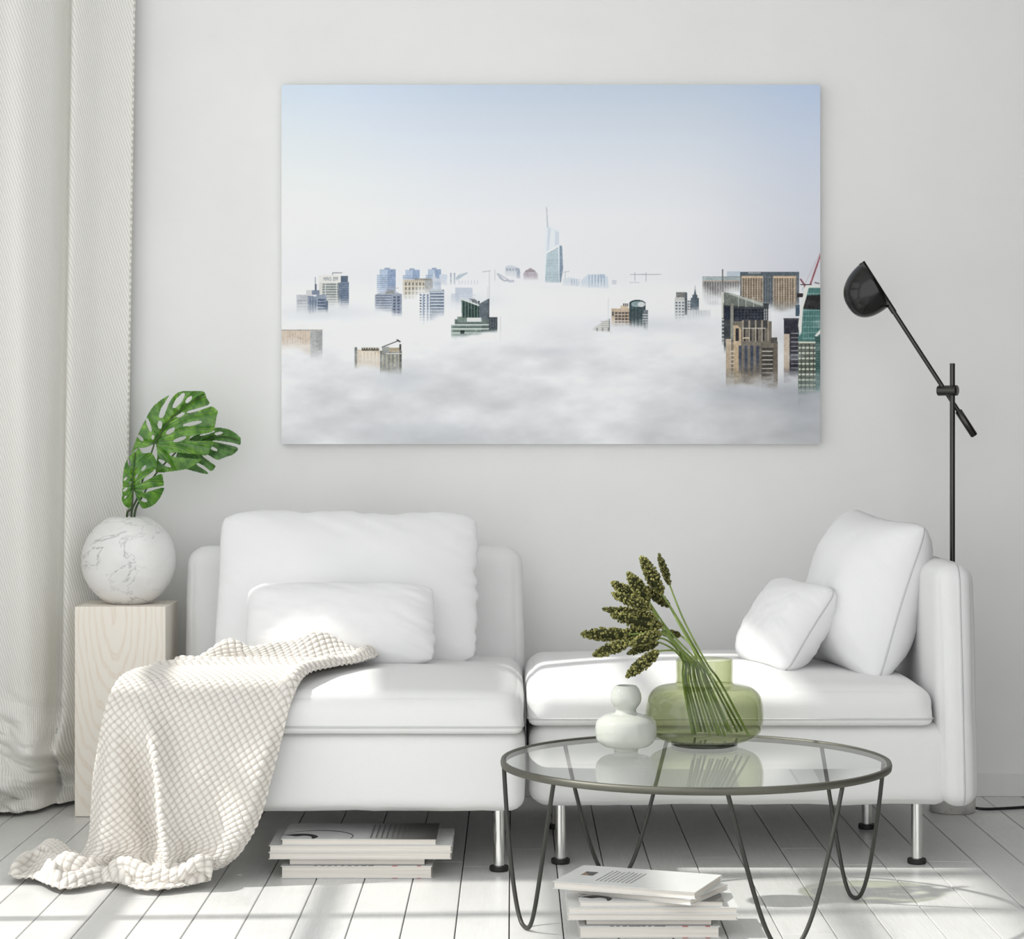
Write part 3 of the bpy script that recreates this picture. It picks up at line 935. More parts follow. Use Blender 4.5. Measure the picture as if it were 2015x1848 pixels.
# chaise section: its backrest stands at the right end
s2 = thing('sofa_section', ((CX0 + CX1) / 2, CD2 + 0.46 - WALL_D, 0), 'white upholstered chaise section with its backrest at one end beside the floor lamp', 'sofa', 'sofa sections')
v_, f_ = softbox(((CX1 - CX0) / 2, 0.455, 0.101), 0.04, 30, 0, 0.006, 0.006, 15)
v_[:, 2] += np.where(v_[:, 2] < -0.085, (fbm(v_[:, 0] * 12, v_[:, 1] * 3, 14, 3) - .5) * 0.008, 0)
obj('base_frame', MB().add(v_ + np.array([(CX0 + CX1) / 2, CD2 + 0.455 - WALL_D, 0.244]), f_), M['sofa'], s2)
seat_cushion(s2, 0.0360, 1.012, 5.50, 6.42, 0.341, 0.437, 0.026, 13)
v_, f_ = softbox((0.046, 0.475, 0.294), 0.042, 30, 0, 0.006, 0.005, 18)
v_[:, 0] += np.where(v_[:, 0] < 0, -(v_[:, 2] + 0.294) * 0.028, -(v_[:, 2] + 0.294) * 0.022)
cb = np.array([1.078, CD2 - 0.02 + 0.475 - WALL_D, 0.437])
br = obj('backrest', MB().add(v_ + cb, f_), M['sofa'], s2)
sp = []
for z in np.linspace(.150, .726, 40):
    e = .294 - abs(z - .437)
    dz = max(0.0, .042 - e)
    rec = .042 - math.sqrt(max(0, .042 ** 2 - .004 ** 2 - dz ** 2))
    bul = .006 * math.sqrt(max(0, 1 - ((z - .437) / .294) ** 2)) * .97
    sp.append((cb[0] + .008 - (z - .143) * .025, cb[1] - .475 + rec - bul - .0004, z))
sp += [(cb[0] + .008 - .588 * .025, cb[1] + y_, .7318) for y_ in np.linspace(-.42, .4, 8)]
obj('piping', MB().add(*tube(sp, 0.0025, 6)), M['seam'], br)
for x, d in ((0.115, 5.565), (0.982, 5.565), (0.937, 6.06), (0.115, 6.06)):
    leg(s2, x, d, 0.155)


# ------------------------------------------------------------------ loose cushions
def pillow(name, label, c, W, H, T, lean, turn, seed, pinch=0.03, scallop=0.0, roll=0.0, piping=False, group=None):
    root = thing(name, c, label, 'cushion', group, (lean, roll, turn))
    ORIGIN[root] = np.zeros(3)
    n, m_ = 70, 60
    s = np.sin(np.linspace(-1, 1, n) * math.pi / 2) * .8 + np.linspace(-1, 1, n) * .2
    t = np.sin(np.linspace(-1, 1, m_) * math.pi / 2) * .8 + np.linspace(-1, 1, m_) * .2
    U, V = np.meshgrid(s, t)

    def side(sg):
        x = W / 2 * U * (1 - pinch * (1 - V ** 2))
        z = H / 2 * V * (1 - pinch * 1.2 * (1 - U ** 2))
        # softened corners
        cor = (np.abs(U) ** 6) * (np.abs(V) ** 6)
        x = x - np.sign(U) * cor * 0.018
        z = z - np.sign(V) * cor * 0.018
        if scallop:
            x = x + np.sign(U) * scallop * np.abs(U) ** 10 * (np.sin(V * 19 + 2.5 * np.sin(V * 5) + seed) * .4 + (fbm(V * 9, U * 0 + seed, seed, 2) - .5) * 2.2) * smooth(-1.3, .6, U)
            z = z + np.sign(V) * scallop * np.abs(V) ** 10 * ((fbm(U * 6, V * 0 + seed, seed + 4, 2) - .5) * 2.4)
        th = (np.clip(1 - np.abs(U) ** 2.6, 0, 1) ** .52) * (np.clip(1 - np.abs(V) ** 2.6, 0, 1) ** .52)
        edge = np.maximum(np.abs(U), np.abs(V))
        wr = (fbm(U * 6 + 7 * V, V * 1.5 + seed, seed + 9, 3) - .5) * 0.020 * smooth(.45, .9, edge) * th ** .5 * .6
        wr = wr + (fbm(U * 2.2, V * 2.0 + seed, seed + 2, 3) - .5) * 0.016 * th
        wr = wr + (fbm(U * 1.5, V * 9 + U * 3, seed + 12, 3) - .5) * 0.012 * smooth(.5, .95, np.abs(U)) * th ** .5
        y = sg * (T / 2 * th + wr)
        return np.stack([x, y, z], -1).reshape(-1, 3)
    fr, bk = side(-1), side(1)
    mb = MB()
    f_ = gridfaces(m_, n)
    mb.add(fr, f_)
    mb.add(bk, [q[::-1] for q in f_])
    bod = obj('cushion_cover', mb, M['cushion'], root)
    # weld the rim
    bm_ = bmesh.new(); bm_.from_mesh(bod.data)
    bmesh.ops.remove_doubles(bm_, verts=bm_.verts, dist=0.0002)
    bm_.to_mesh(bod.data); bm_.free()
    if piping:
        ring = [fr[j] for j in range(n)] + [fr[i * n + n - 1] for i in range(1, m_)] + [fr[(m_ - 1) * n + j] for j in range(n - 2, -1, -1)] + [fr[i * n] for i in range(m_ - 2, 0, -1)]
        obj('piping', MB().add(*tube(ring, 0.0028, 6, True)), M['seam'], root)
    return root


R = math.radians
pillow('back_cushion', 'large wide white cushion with gathered edges leaning on the wall-side backrest', (-0.444, 6.125 - WALL_D, 0.636), .705, .425, .17, R(-19), 0, 11, 0.02, 0.008, R(0.6), group='loose white cushions')
pillow('lumbar_cushion', 'small oblong white cushion in front of the large wide cushion', (-0.448, 5.925 - WALL_D, 0.552), .495, .235, .15, R(-27), R(1), 23, 0.02, 0.004, group='loose white cushions')
pillow('back_cushion', 'large puffy white cushion with piping leaning on the chaise backrest', (0.903, 5.885 - WALL_D, 0.634), .435, .432, .26, R(-17), R(-72), 37, 0.075, 0.0, R(4), piping=True, group='loose white cushions')
pillow('small_cushion', 'small white cushion with piping propped against the puffy chaise cushion', (0.697, 5.85 - WALL_D, 0.558), .30, .262, .17, R(-34), R(-70), 51, 0.085, 0.0, R(2), piping=True, group='loose white cushions')

# ------------------------------------------------------------------ waffle throw
def row_interp(v, vs_, vals):
    """smooth (Catmull-Rom) interpolation of per-row values"""
    vs_ = np.asarray(vs_, float); vals = np.asarray(vals, float)
    i = np.clip(np.searchsorted(vs_, v, side='right') - 1, 0, len(vs_) - 2)
    h = vs_[i + 1] - vs_[i]
    t = (v - vs_[i]) / h
    p1, p2 = vals[i], vals[i + 1]
    m1 = (vals[np.minimum(i + 1, len(vs_) - 1)] - vals[np.maximum(i - 1, 0)]) / (vs_[np.minimum(i + 1, len(vs_) - 1)] - vs_[np.maximum(i - 1, 0)])
    j = i + 1
    m2 = (vals[np.minimum(j + 1, len(vs_) - 1)] - vals[np.maximum(j - 1, 0)]) / (vs_[np.minimum(j + 1, len(vs_) - 1)] - vs_[np.maximum(j - 1, 0)])
    t2, t3 = t * t, t ** 3
    return (2 * t3 - 3 * t2 + 1) * p1 + (t3 - 2 * t2 + t) * h * m1 + (-2 * t3 + 3 * t2) * p2 + (t3 - t2) * h * m2


# rows from the bunched top edge to the floor: v, left X, right X, distance, height
ROWS = [(-.07, -.765, -.345, 5.87, .470), (0, -.765, -.350, 5.80, .502), (.09, -.830, -.38, 5.735, .470), (.20, -.893, -.435, 5.63, .470),
        (.30, -.925, -.488, 5.51, .468), (.375, -.940, -.508, 5.425, .450), (.43, -.953, -.524, 5.378, .405), (.50, -.968, -.540, 5.352, .340), (.60, -.984, -.565, 5.335, .245),
        (.70, -.988, -.592, 5.325, .150), (.78, -.995, -.632, 5.31, .078), (.84, -1.035, -.678, 5.30, .036), (.91, -1.13, -.690, 5.265, .018), (1.0, -1.175, -.695, 5.215, .012)]
rv = [r_[0] for r_ in ROWS]
NU, NV = 300, 560
uu = np.linspace(-0.16, 1.0, NU)
vv_ = np.linspace(-.07, 1.0, NV)
Ug, Vg = np.meshgrid(uu, vv_)
xl = row_interp(Vg, rv, [r_[1] for r_ in ROWS]); xr = row_interp(Vg, rv, [r_[2] for r_ in ROWS])
D = row_interp(Vg, rv, [r_[3] for r_ in ROWS]); Z = row_interp(Vg, rv, [r_[4] for r_ in ROWS])
Uc = np.clip(Ug, 0, 1)
# more cloth gathers to the left where the tail spreads over the floor
bend = smooth(.80, .95, Vg)
Um = Uc * (1 - bend) + bend * (0.55 * Uc + 0.45 * Uc ** 2)
X = xl + (xr - xl) * Um
# falling folds
ridge = row_interp(Vg, [-.1, .41, .50, .60, .70, .78, .84, 1.01], [.1, .12, .22, .305, .36, .46, .58, .66])
amp = smooth(.40, .58, Vg) * (1 - .75 * smooth(.80, .9, Vg))
D = D - amp * .070 * np.exp(-((Uc - ridge - .07) / .09) ** 2) + amp * .050 * np.exp(-((Uc - ridge + .06) / .07) ** 2)
D = D - amp * .030 * np.exp(-((Uc - .82) / .16) ** 2) + amp * .03 * smooth(.93, 1.0, Uc) + amp * .05 * smooth(.10, 0, Uc)
D = D + amp * .012 * np.sin(Uc * 15 + Vg * 4)
X = X + amp * .02 * np.exp(-((Uc - ridge - .02) / .05) ** 2)
# bunched roll at the top, with a knot and a peak
crest = np.exp(-((Vg - .005) / .05) ** 2)
zc = row_interp(Uc, [0, .12, .25, .45, .62, .75, .9, 1.0], [-.015, .020, .004, .012, .032, .018, -.012, -.028])
Z = Z + crest * zc + .003 * crest * np.sin(Uc * 21)
D = D - crest * (.035 * np.sin(Uc * 5 + .8) + .03 * smooth(.75, 1, Uc))
Z = Z + .016 * np.exp(-((Vg - .10 - .10 * Uc) / .022) ** 2) * (1 - smooth(.85, 1, Uc)) + .010 * np.exp(-((Vg - .165 - .03 * Uc) / .02) ** 2) * smooth(.6, .1, Uc)
# rolled side edge lying on the seat
Z = Z + .018 * smooth(.88, .95, Ug) * (1 - smooth(.96, 1.0, Ug)) * (1 - smooth(.35, .48, Vg))
# ripples of the tail on the floor
tail = smooth(.82, .92, Vg)
rip = np.maximum(0, np.sin(Uc * 19 + 2.0 * np.sin(Vg * 9) + .6)) ** 1.6 * .030 + np.maximum(0, np.sin(Uc * 8.0 + 30 * (Vg - .8))) ** 2 * .022
Z = Z + tail * (1 - .9 * smooth(.975, 1.0, Vg)) * rip
D = D - tail * .030 * np.sin(Uc * 16 + 1.0) * smooth(.9, 1, Vg) + tail * .20 * smooth(.35, 0, Uc) * (1 - .35 * smooth(.93, 1, Vg))
Z = Z + .026 * np.exp(-((Vg - .90) / .03) ** 2) * (1 - smooth(.3, .55, Uc)) + .035 * np.exp(-((Vg - .875) / .022) ** 2) * smooth(.55, .95, Uc)
D = D - .05 * np.exp(-((Vg - .89) / .03) ** 2) * smooth(.5, .9, Uc)
# the side that hangs over the sofa's end
ov = np.clip(-Ug, 0, 1) / .16
hang = smooth(.05, .2, Vg) * (1 - smooth(.75, .88, Vg))
Z = Z - hang * ov ** 1.2 * .11 * (1 - smooth(.45, .7, Vg)) - .03 * ov * (1 - hang) * (1 - smooth(.3, .6, Vg))
X = X + ov * (.012 * hang + .0) - .01 * np.sin(np.clip(ov, 0, 1) * math.pi) * hang
D = D + ov * .10 * smooth(.35, .6, Vg)
# keep clear of the seat and of the floor
zmin = seat_top(X, D) + .012
on = (X > -.93) & (D > 5.39) & (Vg < .5)
Z = np.where(on, zmin + np.logaddexp(0, (Z - zmin) / .006) * .006, Z)
lim = smooth(.415, .385, Z) * smooth(.40, .44, Vg) * smooth(-.96, -.93, X) * smooth(.86, .80, Vg)
D = D + (np.minimum(D, 5.374) - D) * lim
Z = np.maximum(Z, .008)
Pt = np.stack([X, D - WALL_D, Z], -1)
Pu = np.gradient(Pt, axis=1); Pv = np.gradient(Pt, axis=0)
Nn = np.cross(Pv, Pu); Nn /= np.linalg.norm(Nn, axis=-1, keepdims=True) + 1e-9
sgn = np.sign(Nn[NV // 2, NU // 2, 1]) * -1
Nn *= sgn
# arc-length coordinates for the knit
su = np.cumsum(np.linalg.norm(Pu, axis=-1), axis=1); su = su - su[:, [int(NU * .55)]]
sv = np.cumsum(np.linalg.norm(Pv, axis=-1), axis=0)[:, [int(NU * .6)]] + 0 * su
su = su * .5 + .5 * (Ug - .5) * .55
ang = R(40)
a1 = (su * math.cos(ang) - sv * math.sin(ang)) / .0165
a2 = (su * math.sin(ang) + sv * math.cos(ang)) / .0165
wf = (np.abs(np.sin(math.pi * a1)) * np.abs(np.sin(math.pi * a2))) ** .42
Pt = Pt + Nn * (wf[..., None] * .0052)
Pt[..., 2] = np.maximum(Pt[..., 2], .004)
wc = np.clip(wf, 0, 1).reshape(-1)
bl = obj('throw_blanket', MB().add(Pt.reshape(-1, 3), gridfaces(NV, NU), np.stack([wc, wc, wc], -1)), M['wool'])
tag(bl, 'cream waffle-knit throw draped over the sofa corner and trailing on the floor', 'blanket')
sd = bl.modifiers.new('thickness', 'SOLIDIFY'); sd.thickness = .004; sd.offset = 0

# ------------------------------------------------------------------ curtain
NS, NZ = 220, 260
prof = [(-1.66, 6.42), (-1.58, 6.36), (-1.50, 6.29), (-1.42, 6.265), (-1.34, 6.285), (-1.285, 6.35), (-1.262, 6.43), (-1.25, 6.455), (-1.236, 6.43), (-1.215, 6.445), (-1.17, 6.50), (-1.12, 6.535), (-1.083, 6.55)]
pr = np.array(catmull(prof, 24))
sl = np.concatenate([[0], np.cumsum(np.linalg.norm(np.diff(pr, axis=0), axis=1))])
st_ = np.linspace(0, sl[-1], NS)
cx_ = np.interp(st_, sl, pr[:, 0]); cd_ = np.interp(st_, sl, pr[:, 1])
zt = np.concatenate([np.linspace(2.75, .35, 120), np.linspace(.345, .012, NZ - 120)])
S_, Z_ = np.meshgrid(st_, zt)
Xc = np.interp(S_, st_, cx_); Dc = np.interp(S_, st_, cd_)
Xc = Xc - (2.24 - Z_) * .0145 * smooth(-1.45, -1.25, Xc)              # leans in towards the floor
Dc = Dc + .022 * np.sin((Xc + 1.7) * 26 + Z_ * .9) * smooth(-1.27, -1.36, Xc)
low = smooth(.40, .06, Z_)
lf = smooth(-1.20, -1.30, Xc)
Dc = Dc - lf * .055 * np.exp(-((Z_ - .10 - .05 * np.sin(Xc * 9)) / .06) ** 2) + lf * .03 * np.exp(-((Z_ - .055) / .02) ** 2)
Dc = Dc - lf * .075 * np.exp(-((Xc + 1.30 + (Z_ - .2) * .4) / .045) ** 2) * np.exp(-((Z_ - .19) / .07) ** 2)
Dc = Dc + low * lf * (fbm(Xc * 13 + Z_ * 12, Z_ * 16, 5, 3) - .5) * .15
Dc = Dc - smooth(.05, .01, Z_) * lf * (.035 + .05 * (fbm(Xc * 16, Z_ * 4, 8, 2) - .4))
Dc = np.minimum(Dc, 6.575)
Xc = Xc + low * lf * (fbm(Xc * 9, Z_ * 11, 21, 3) - .5) * .04
cv = np.stack([Xc, Dc - WALL_D, Z_], -1).reshape(-1, 3)
ct = thing('curtain', (-1.35, 6.36 - WALL_D, 0), 'floor-length cream twill curtain pooling on the floor behind the wooden plinth', 'curtain')
co = obj('curtain_fabric', MB().add(cv, gridfaces(NZ, NS)), M['curtain'], ct)
uvl = co.data.uv_layers.new(name='UVMap')
li = np.empty(len(co.data.loops), np.int32); co.data.loops.foreach_get('vertex_index', li)
uvs = np.stack([S_.reshape(-1), Z_.reshape(-1)], -1)[li]
uvl.data.foreach_set('uv', uvs.astype(np.float32).ravel())
sd = co.modifiers.new('thickness', 'SOLIDIFY'); sd.thickness = .003
hem = MB()
zz = .62
while zz < 2.6:
    i = int(np.argmin(np.abs(zt - zz)))
    e = cv[i * NS + NS - 1]
    e2 = cv[i * NS + NS - 8]
    hem.box(e[0] - .007, e[0] + .001, e[1] - .005, e[1] + .001, zz, zz + .009)
    zz += .0185
obj('hem_stitching', hem, M['stitch'], ct, False)

# ------------------------------------------------------------------ plinth and marble vase
px0, px1 = -1.197, -0.9485
pl = obj('wooden_plinth', MB().box(px0, px1, 6.24 - WALL_D, 6.475 - WALL_D, 0.0005, .574), M['birch'], smooth=False, bevel=.0025)
tag(pl, 'pale birch block plinth carrying the round marble vase', 'plinth')
vc = (-1.069, 6.358 - WALL_D, .574)
prof2 = [(.1305 * math.cos(t_), .1205 + .1305 * math.sin(t_)) for t_ in np.linspace(-1.176, 1.18, 40)]
prof2 = [(.0, .0)] + prof2 + [(.046, .2405), (.026, .2412), (.0225, .2395), (.0205, .233), (.030, .21), (.09, .16), (.10, .11), (.05, .02), (.0, .018)]
mv = obj('marble_vase', MB().add(*lathe(prof2, 72, vc, False, False)), M['marble'])
tag(mv, 'round white marble vase with grey veins on the wooden plinth', 'vase')


# ------------------------------------------------------------------ monstera leaves
def C1(x, y):
    """crop of the plant study -> photograph pixels"""
    return (x / 3.696, y / 3.696 + 740)


def inside_poly(px, py, pts):
    ins = np.zeros(px.shape, bool)
    n = len(pts)
    for i in range(n):
        xa_, ya_ = pts[i]; xb_, yb_ = pts[(i + 1) % n]
        if ya_ == yb_: continue
        ins ^= ((ya_ > py) != (yb_ > py)) & (px < (xb_ - xa_) * (py - ya_) / (yb_ - ya_) + xa_)
    return ins


def seg_dist(px, py, a, b):
    dx, dy = b[0] - a[0], b[1] - a[1]
    t = np.clip(((px - a[0]) * dx + (py - a[1]) * dy) / (dx * dx + dy * dy), 0, 1)
    return np.hypot(px - a[0] - t * dx, py - a[1] - t * dy), t


def make_leaf(label, outline, holes, base, midrib, laterals, d0, curve, cdark, clight, stalk, step=4.0, tilt=(0, 0)):
    o2 = np.array(catmull(outline + [outline[0]], 5))[:-1]
    x0, x1 = o2[:, 0].min() - 6, o2[:, 0].max() + 6
    y0, y1 = o2[:, 1].min() - 6, o2[:, 1].max() + 6
    gx, gy = np.meshgrid(np.arange(x0, x1, step), np.arange(y0, y1, step))
    ins = inside_poly(gx, gy, o2.tolist())
    for (hx0, hy0, hx1, hy1, wd) in holes:
        cx, cy = (hx0 + hx1) / 2, (hy0 + hy1) / 2
        L_ = math.hypot(hx1 - hx0, hy1 - hy0) / 2 + 1e-6
        ca, sa = (hx1 - hx0) / (2 * L_), (hy1 - hy0) / (2 * L_)
        a_ = ((gx - cx) * ca + (gy - cy) * sa) / L_
        b_ = (-(gx - cx) * sa + (gy - cy) * ca) / wd
        ins &= ~(a_ ** 2 + b_ ** 2 < 1)
    # distance to the midrib and side veins
    mr = catmull(midrib, 6)
    dm = np.full(gx.shape, 1e9)
    for a_, b_ in zip(mr[:-1], mr[1:]):
        dm = np.minimum(dm, seg_dist(gx, gy, a_, b_)[0])
    dl = np.full(gx.shape, 1e9)
    for a_, b_ in laterals:
        mid = ((a_[0] + b_[0]) / 2 + (b_[1] - a_[1]) * .07, (a_[1] + b_[1]) / 2 - (b_[0] - a_[0]) * .07)
        for s0, s1 in ((a_, mid), (mid, b_)):
            dl = np.minimum(dl, seg_dist(gx, gy, s0, s1)[0])
    ax = np.array(midrib[-1], float) - np.array(midrib[0], float); AL = np.linalg.norm(ax); ax /= AL
    al = ((gx - midrib[0][0]) * ax[0] + (gy - midrib[0][1]) * ax[1]) / AL
    ac = (-(gx - midrib[0][0]) * ax[1] + (gy - midrib[0][1]) * ax[0]) / AL
    d = d0 + curve * (.05 * ac ** 2 + .05 * (al - .4) ** 2) + tilt[0] * ac + tilt[1] * al
    d = d + .006 * np.exp(-(dl / 20) ** 2) + .004 * np.exp(-(dm / 14) ** 2)
    pxx, pyy = gx / 3.696, gy / 3.696 + 740
    P3 = np.stack([(pxx - VPX) * d / F, d - WALL_D, EYE - (pyy - VPY) * d / F], -1)
    nz = fbm(gx / 46 + al * 3, gy / 46, 77, 4)
    t = np.clip(.12 + 1.25 * (nz - .34) + .25 * np.exp(-(dl / 10) ** 2), 0, 1)
    c = np.array(cdark) * (1 - t[..., None]) + np.array(clight) * t[..., None]
    c = c * (1 - .42 * np.exp(-(np.minimum(dl, dm) / 4.0) ** 2))[..., None] + np.array([.02, .05, .01]) * np.exp(-((dl - 9) / 5) ** 2)[..., None]
    col = lin(np.clip(c, 0, 1))
    n_, m_ = gx.shape
    q = ins[:-1, :-1] & ins[1:, :-1] & ins[:-1, 1:] & ins[1:, 1:]
    idx = np.full(n_ * m_, -1)
    fi, fj = np.nonzero(q)
    fa = np.stack([fi * m_ + fj, fi * m_ + fj + 1, (fi + 1) * m_ + fj + 1, (fi + 1) * m_ + fj], -1)
    used = np.unique(fa)
    idx[used] = np.arange(len(used))
    fa = idx[fa][:, ::-1]
    b3 = stalk[-1]
    root = thing('monstera_leaf', (vc[0], vc[1], vc[2] + .15), label, 'leaf', 'monstera leaves in the marble vase')
    bd = obj('leaf_blade', MB().add(P3.reshape(-1, 3)[used], [tuple(f) for f in fa.tolist()], col.reshape(-1, 3)[used]), M['leaf'], root)
    sd_ = bd.modifiers.new('thickness', 'SOLIDIFY'); sd_.thickness = .0012
    pts = [(p_[0], p_[1], p_[2]) for p_ in catmull(stalk, 8)]
    obj('leaf_stalk', MB().add(*tube(pts, list(np.linspace(.0032, .0022, len(pts))), 8)), M['stem_dark'], root)
    rib = []
    for q_ in catmull(midrib, 5):
        al_ = ((q_[0] - midrib[0][0]) * ax[0] + (q_[1] - midrib[0][1]) * ax[1]) / AL
        ac_ = (-(q_[0] - midrib[0][0]) * ax[1] + (q_[1] - midrib[0][1]) * ax[0]) / AL
        dd = d0 + curve * (.05 * ac_ ** 2 + .05 * (al_ - .4) ** 2) + tilt[0] * ac_ + tilt[1] * al_ + .003
        rib.append(P(q_[0] / 3.696, q_[1] / 3.696 + 740, dd))
    obj('midrib', MB().add(*tube(rib, list(np.linspace(.0022, .0008, len(rib))), 6)), M['stem_dark'], root)
    return root


mouth = (vc[0], vc[1], vc[2] + .235)


def SP(x, y, d): return P(*C1(x, y), d)


inv = (vc[0] + .03, vc[1], vc[2] + .06)
# leaf at the back
make_leaf('darker monstera leaf half hidden behind the largest leaf in the marble vase',
          [(1300, 520), (1390, 445), (1470, 405), (1560, 376), (1640, 380), (1700, 405), (1745, 440), (1752, 465), (1746, 502), (1690, 488), (1560, 470), (1560, 476), (1690, 505), (1728, 520), (1727, 545), (1695, 572), (1640, 592), (1585, 612), (1545, 596), (1500, 570), (1470, 575), (1530, 625), (1568, 655), (1535, 692), (1480, 655), (1440, 635), (1435, 645), (1515, 702), (1490, 712), (1400, 692), (1330, 665), (1280, 600)],
          [(1562, 424, 1618, 412, 9), (1455, 432, 1560, 400, 6), (1525, 515, 1580, 542, 9)], (1290, 540), [(1290, 545), (1450, 490), (1600, 440), (1735, 470)],
          [((1400, 505), (1560, 380)), ((1480, 478), (1690, 410)), ((1420, 500), (1700, 560)), ((1380, 520), (1540, 670)), ((1340, 540), (1480, 700))],
          6.44, -.5, (.16, .32, .10), (.46, .66, .30),
          [inv, (vc[0] + .015, vc[1] + .0, mouth[2]), SP(1050, 850, 6.39), SP(1150, 690, 6.42), SP(1290, 545, 6.45)], tilt=(0, 0))
# largest leaf
make_leaf('largest monstera leaf with slots and holes rising from the marble vase',
          [(1130, 492), (1142, 560), (1135, 640), (1128, 690), (1150, 705), (1230, 698), (1320, 685), (1380, 672), (1440, 635), (1470, 602), (1400, 598), (1300, 590), (1240, 577), (1246, 560), (1330, 562), (1500, 578), (1532, 535), (1556, 476), (1480, 472), (1385, 466), (1392, 440), (1470, 424), (1548, 404), (1566, 360), (1576, 300), (1586, 258), (1568, 236), (1532, 220), (1450, 250), (1372, 268), (1368, 258), (1440, 236), (1524, 205), (1503, 155), (1486, 114), (1440, 108), (1360, 108), (1305, 113), (1262, 145), (1225, 200), (1190, 292), (1168, 303), (1158, 290), (1172, 240), (1205, 185), (1232, 138), (1180, 165), (1120, 212), (1080, 268), (1050, 325), (1015, 395), (992, 450), (968, 515), (955, 562), (1000, 528), (1060, 520), (1105, 502)],
          [(1260, 232, 1340, 126, 19), (1351, 194, 1394, 150, 12), (1284, 298, 1341, 270, 10), (1332, 361, 1464, 332, 12), (1209, 421, 1270, 380, 14), (1163, 326, 1163, 384, 16), (1066, 308, 1098, 402, 11), (1000, 430, 1040, 470, 11), (1112, 430, 1110, 462, 9), (1261, 477, 1352, 444, 12), (1155, 610, 1240, 660, 12)],
          (1125, 487), [(1125, 487), (1225, 335), (1330, 232), (1410, 180), (1480, 140)],
          [((1170, 415), (1060, 300)), ((1230, 335), (1170, 180)), ((1290, 270), (1300, 115)), ((1200, 370), (1560, 250)), ((1330, 232), (1500, 150)), ((1150, 450), (1560, 390)), ((1130, 480), (1540, 500)), ((1130, 490), (1470, 600)), ((1130, 500), (1260, 690)), ((1125, 485), (990, 470)), ((1250, 320), (1440, 262)), ((1350, 215), (1430, 120))],
          6.345, .9, (.19, .38, .08), (.58, .76, .28),
          [inv, (vc[0] + .008, vc[1] - .004, mouth[2]), SP(1000, 880, 6.36), SP(1075, 640, 6.35), SP(1125, 487, 6.35)], tilt=(.0, .02))
# small low leaf
make_leaf('small low monstera leaf just above the mouth of the marble vase',
          [(968, 828), (960, 900), (950, 957), (922, 957), (898, 935), (885, 905), (888, 850), (890, 790), (893, 720), (903, 655), (925, 605), (960, 560), (985, 545), (1010, 522), (1040, 560), (1100, 558), (1135, 605), (1146, 655), (1120, 690), (1060, 735), (1025, 765), (1030, 775), (1090, 745), (1150, 715), (1182, 718), (1191, 785), (1180, 802), (1100, 815), (1045, 833), (1050, 848), (1110, 830), (1190, 810), (1190, 835), (1165, 888), (1125, 935), (1070, 962), (1032, 962), (1000, 905), (980, 850)],
          [(935, 600, 945, 655, 9), (1030, 690, 1062, 650, 8), (900, 760, 925, 735, 6), (895, 840, 925, 812, 7), (1020, 890, 1068, 912, 12), (985, 745, 1000, 715, 6), (945, 790, 950, 765, 5), (905, 890, 920, 872, 5)],
          (968, 825), [(968, 825), (965, 740), (975, 650), (985, 560)],
          [((967, 780), (1120, 690)), ((967, 800), (1185, 770)), ((968, 820), (1180, 860)), ((970, 825), (1080, 955)), ((967, 760), (895, 680)), ((967, 800), (890, 800)), ((966, 815), (900, 910)), ((968, 700), (1100, 570)), ((970, 690), (920, 610)), ((968, 822), (945, 945))],
          6.31, .8, (.20, .40, .09), (.56, .74, .28),
          [inv, (vc[0] - .004, vc[1] - .004, mouth[2]), SP(958, 960, 6.335), SP(968, 825, 6.315)], step=3.5)

# ------------------------------------------------------------------ floor lamp
lx, ld = 1.2165, 6.335
lm = thing('floor_lamp', (lx, ld - WALL_D, 0), 'black metal floor lamp with a tilted arm and half-dome shade behind the chaise', 'lamp')
obj('lamp_base', MB().add(*lathe([(.060, 0.0005), (.063, .003), (.063, .070), (.060, .073)], 48, (lx, ld - WALL_D, 0))), M['marble_base'], lm, True, label='round grey marble base')
obj('pole', MB().add(*tube([(lx, ld - WALL_D, .07), (lx, ld - WALL_D, 1.241)], .0072, 20)), M['gunmetal'], lm)
jz = 1.166
ja, jb = Vector((lx - .034, ld - WALL_D + .022, jz)), Vector((lx + .010, ld - WALL_D - .012, jz))
obj('swivel_joint', MB().add(*tube([ja, jb], .0145, 28)), M['gunmetal'], lm)
ac = ja.lerp(jb, .35)
adir = Vector((-.545, 0, .838)).normalized()
A_end = ac + adir * .418
A_low = ac - adir * .07
obj('arm', MB().add(*tube([A_low, A_end], .0062, 14)), M['gunmetal'], lm)
obj('counterweight', MB().add(*tube([ac - adir * .066, ac - adir * .068, ac - adir * .148, ac - adir * .150], [.007, .0102, .0102, .008], 20)), M['gunmetal'], lm)
# half-dome shade hung along the arm
along = -adir
outd = Vector((-adir.z, 0, adir.x)) * 1.0
if outd.x > 0: outd = -outd
sc = A_end + along * .066 + outd * .004
na, nb = 40, 22
dv = MB()
V_ = []
for i in range(nb + 1):
    ph = math.pi / 2 * i / nb
    for j in range(na):
        th = 2 * math.pi * j / na
        rr = math.cos(ph) ** .8 if i < nb else 0.0
        q_ = sc + along * (.070 * rr * math.cos(th) + .012 * math.sin(ph)) + outd * (.093 * math.sin(ph) ** .9) + Vector((0, 1, 0)) * (.055 * rr * math.sin(th))
        V_.append(tuple(q_))
dv.add(V_, [(i * na + j, i * na + (j + 1) % na, (i + 1) * na + (j + 1) % na, (i + 1) * na + j) for i in range(nb) for j in range(na)])
so = obj('lamp_shade', dv, M['blacklacquer'], lm, label='black half-dome shade')
sd = so.modifiers.new('thickness', 'SOLIDIFY'); sd.thickness = .0015
obj('shade_clamp', MB().add(*tube([A_end + adir * .006, A_end + along * .16], [.0092, .0078], 16)), M['gunmetal'], lm)
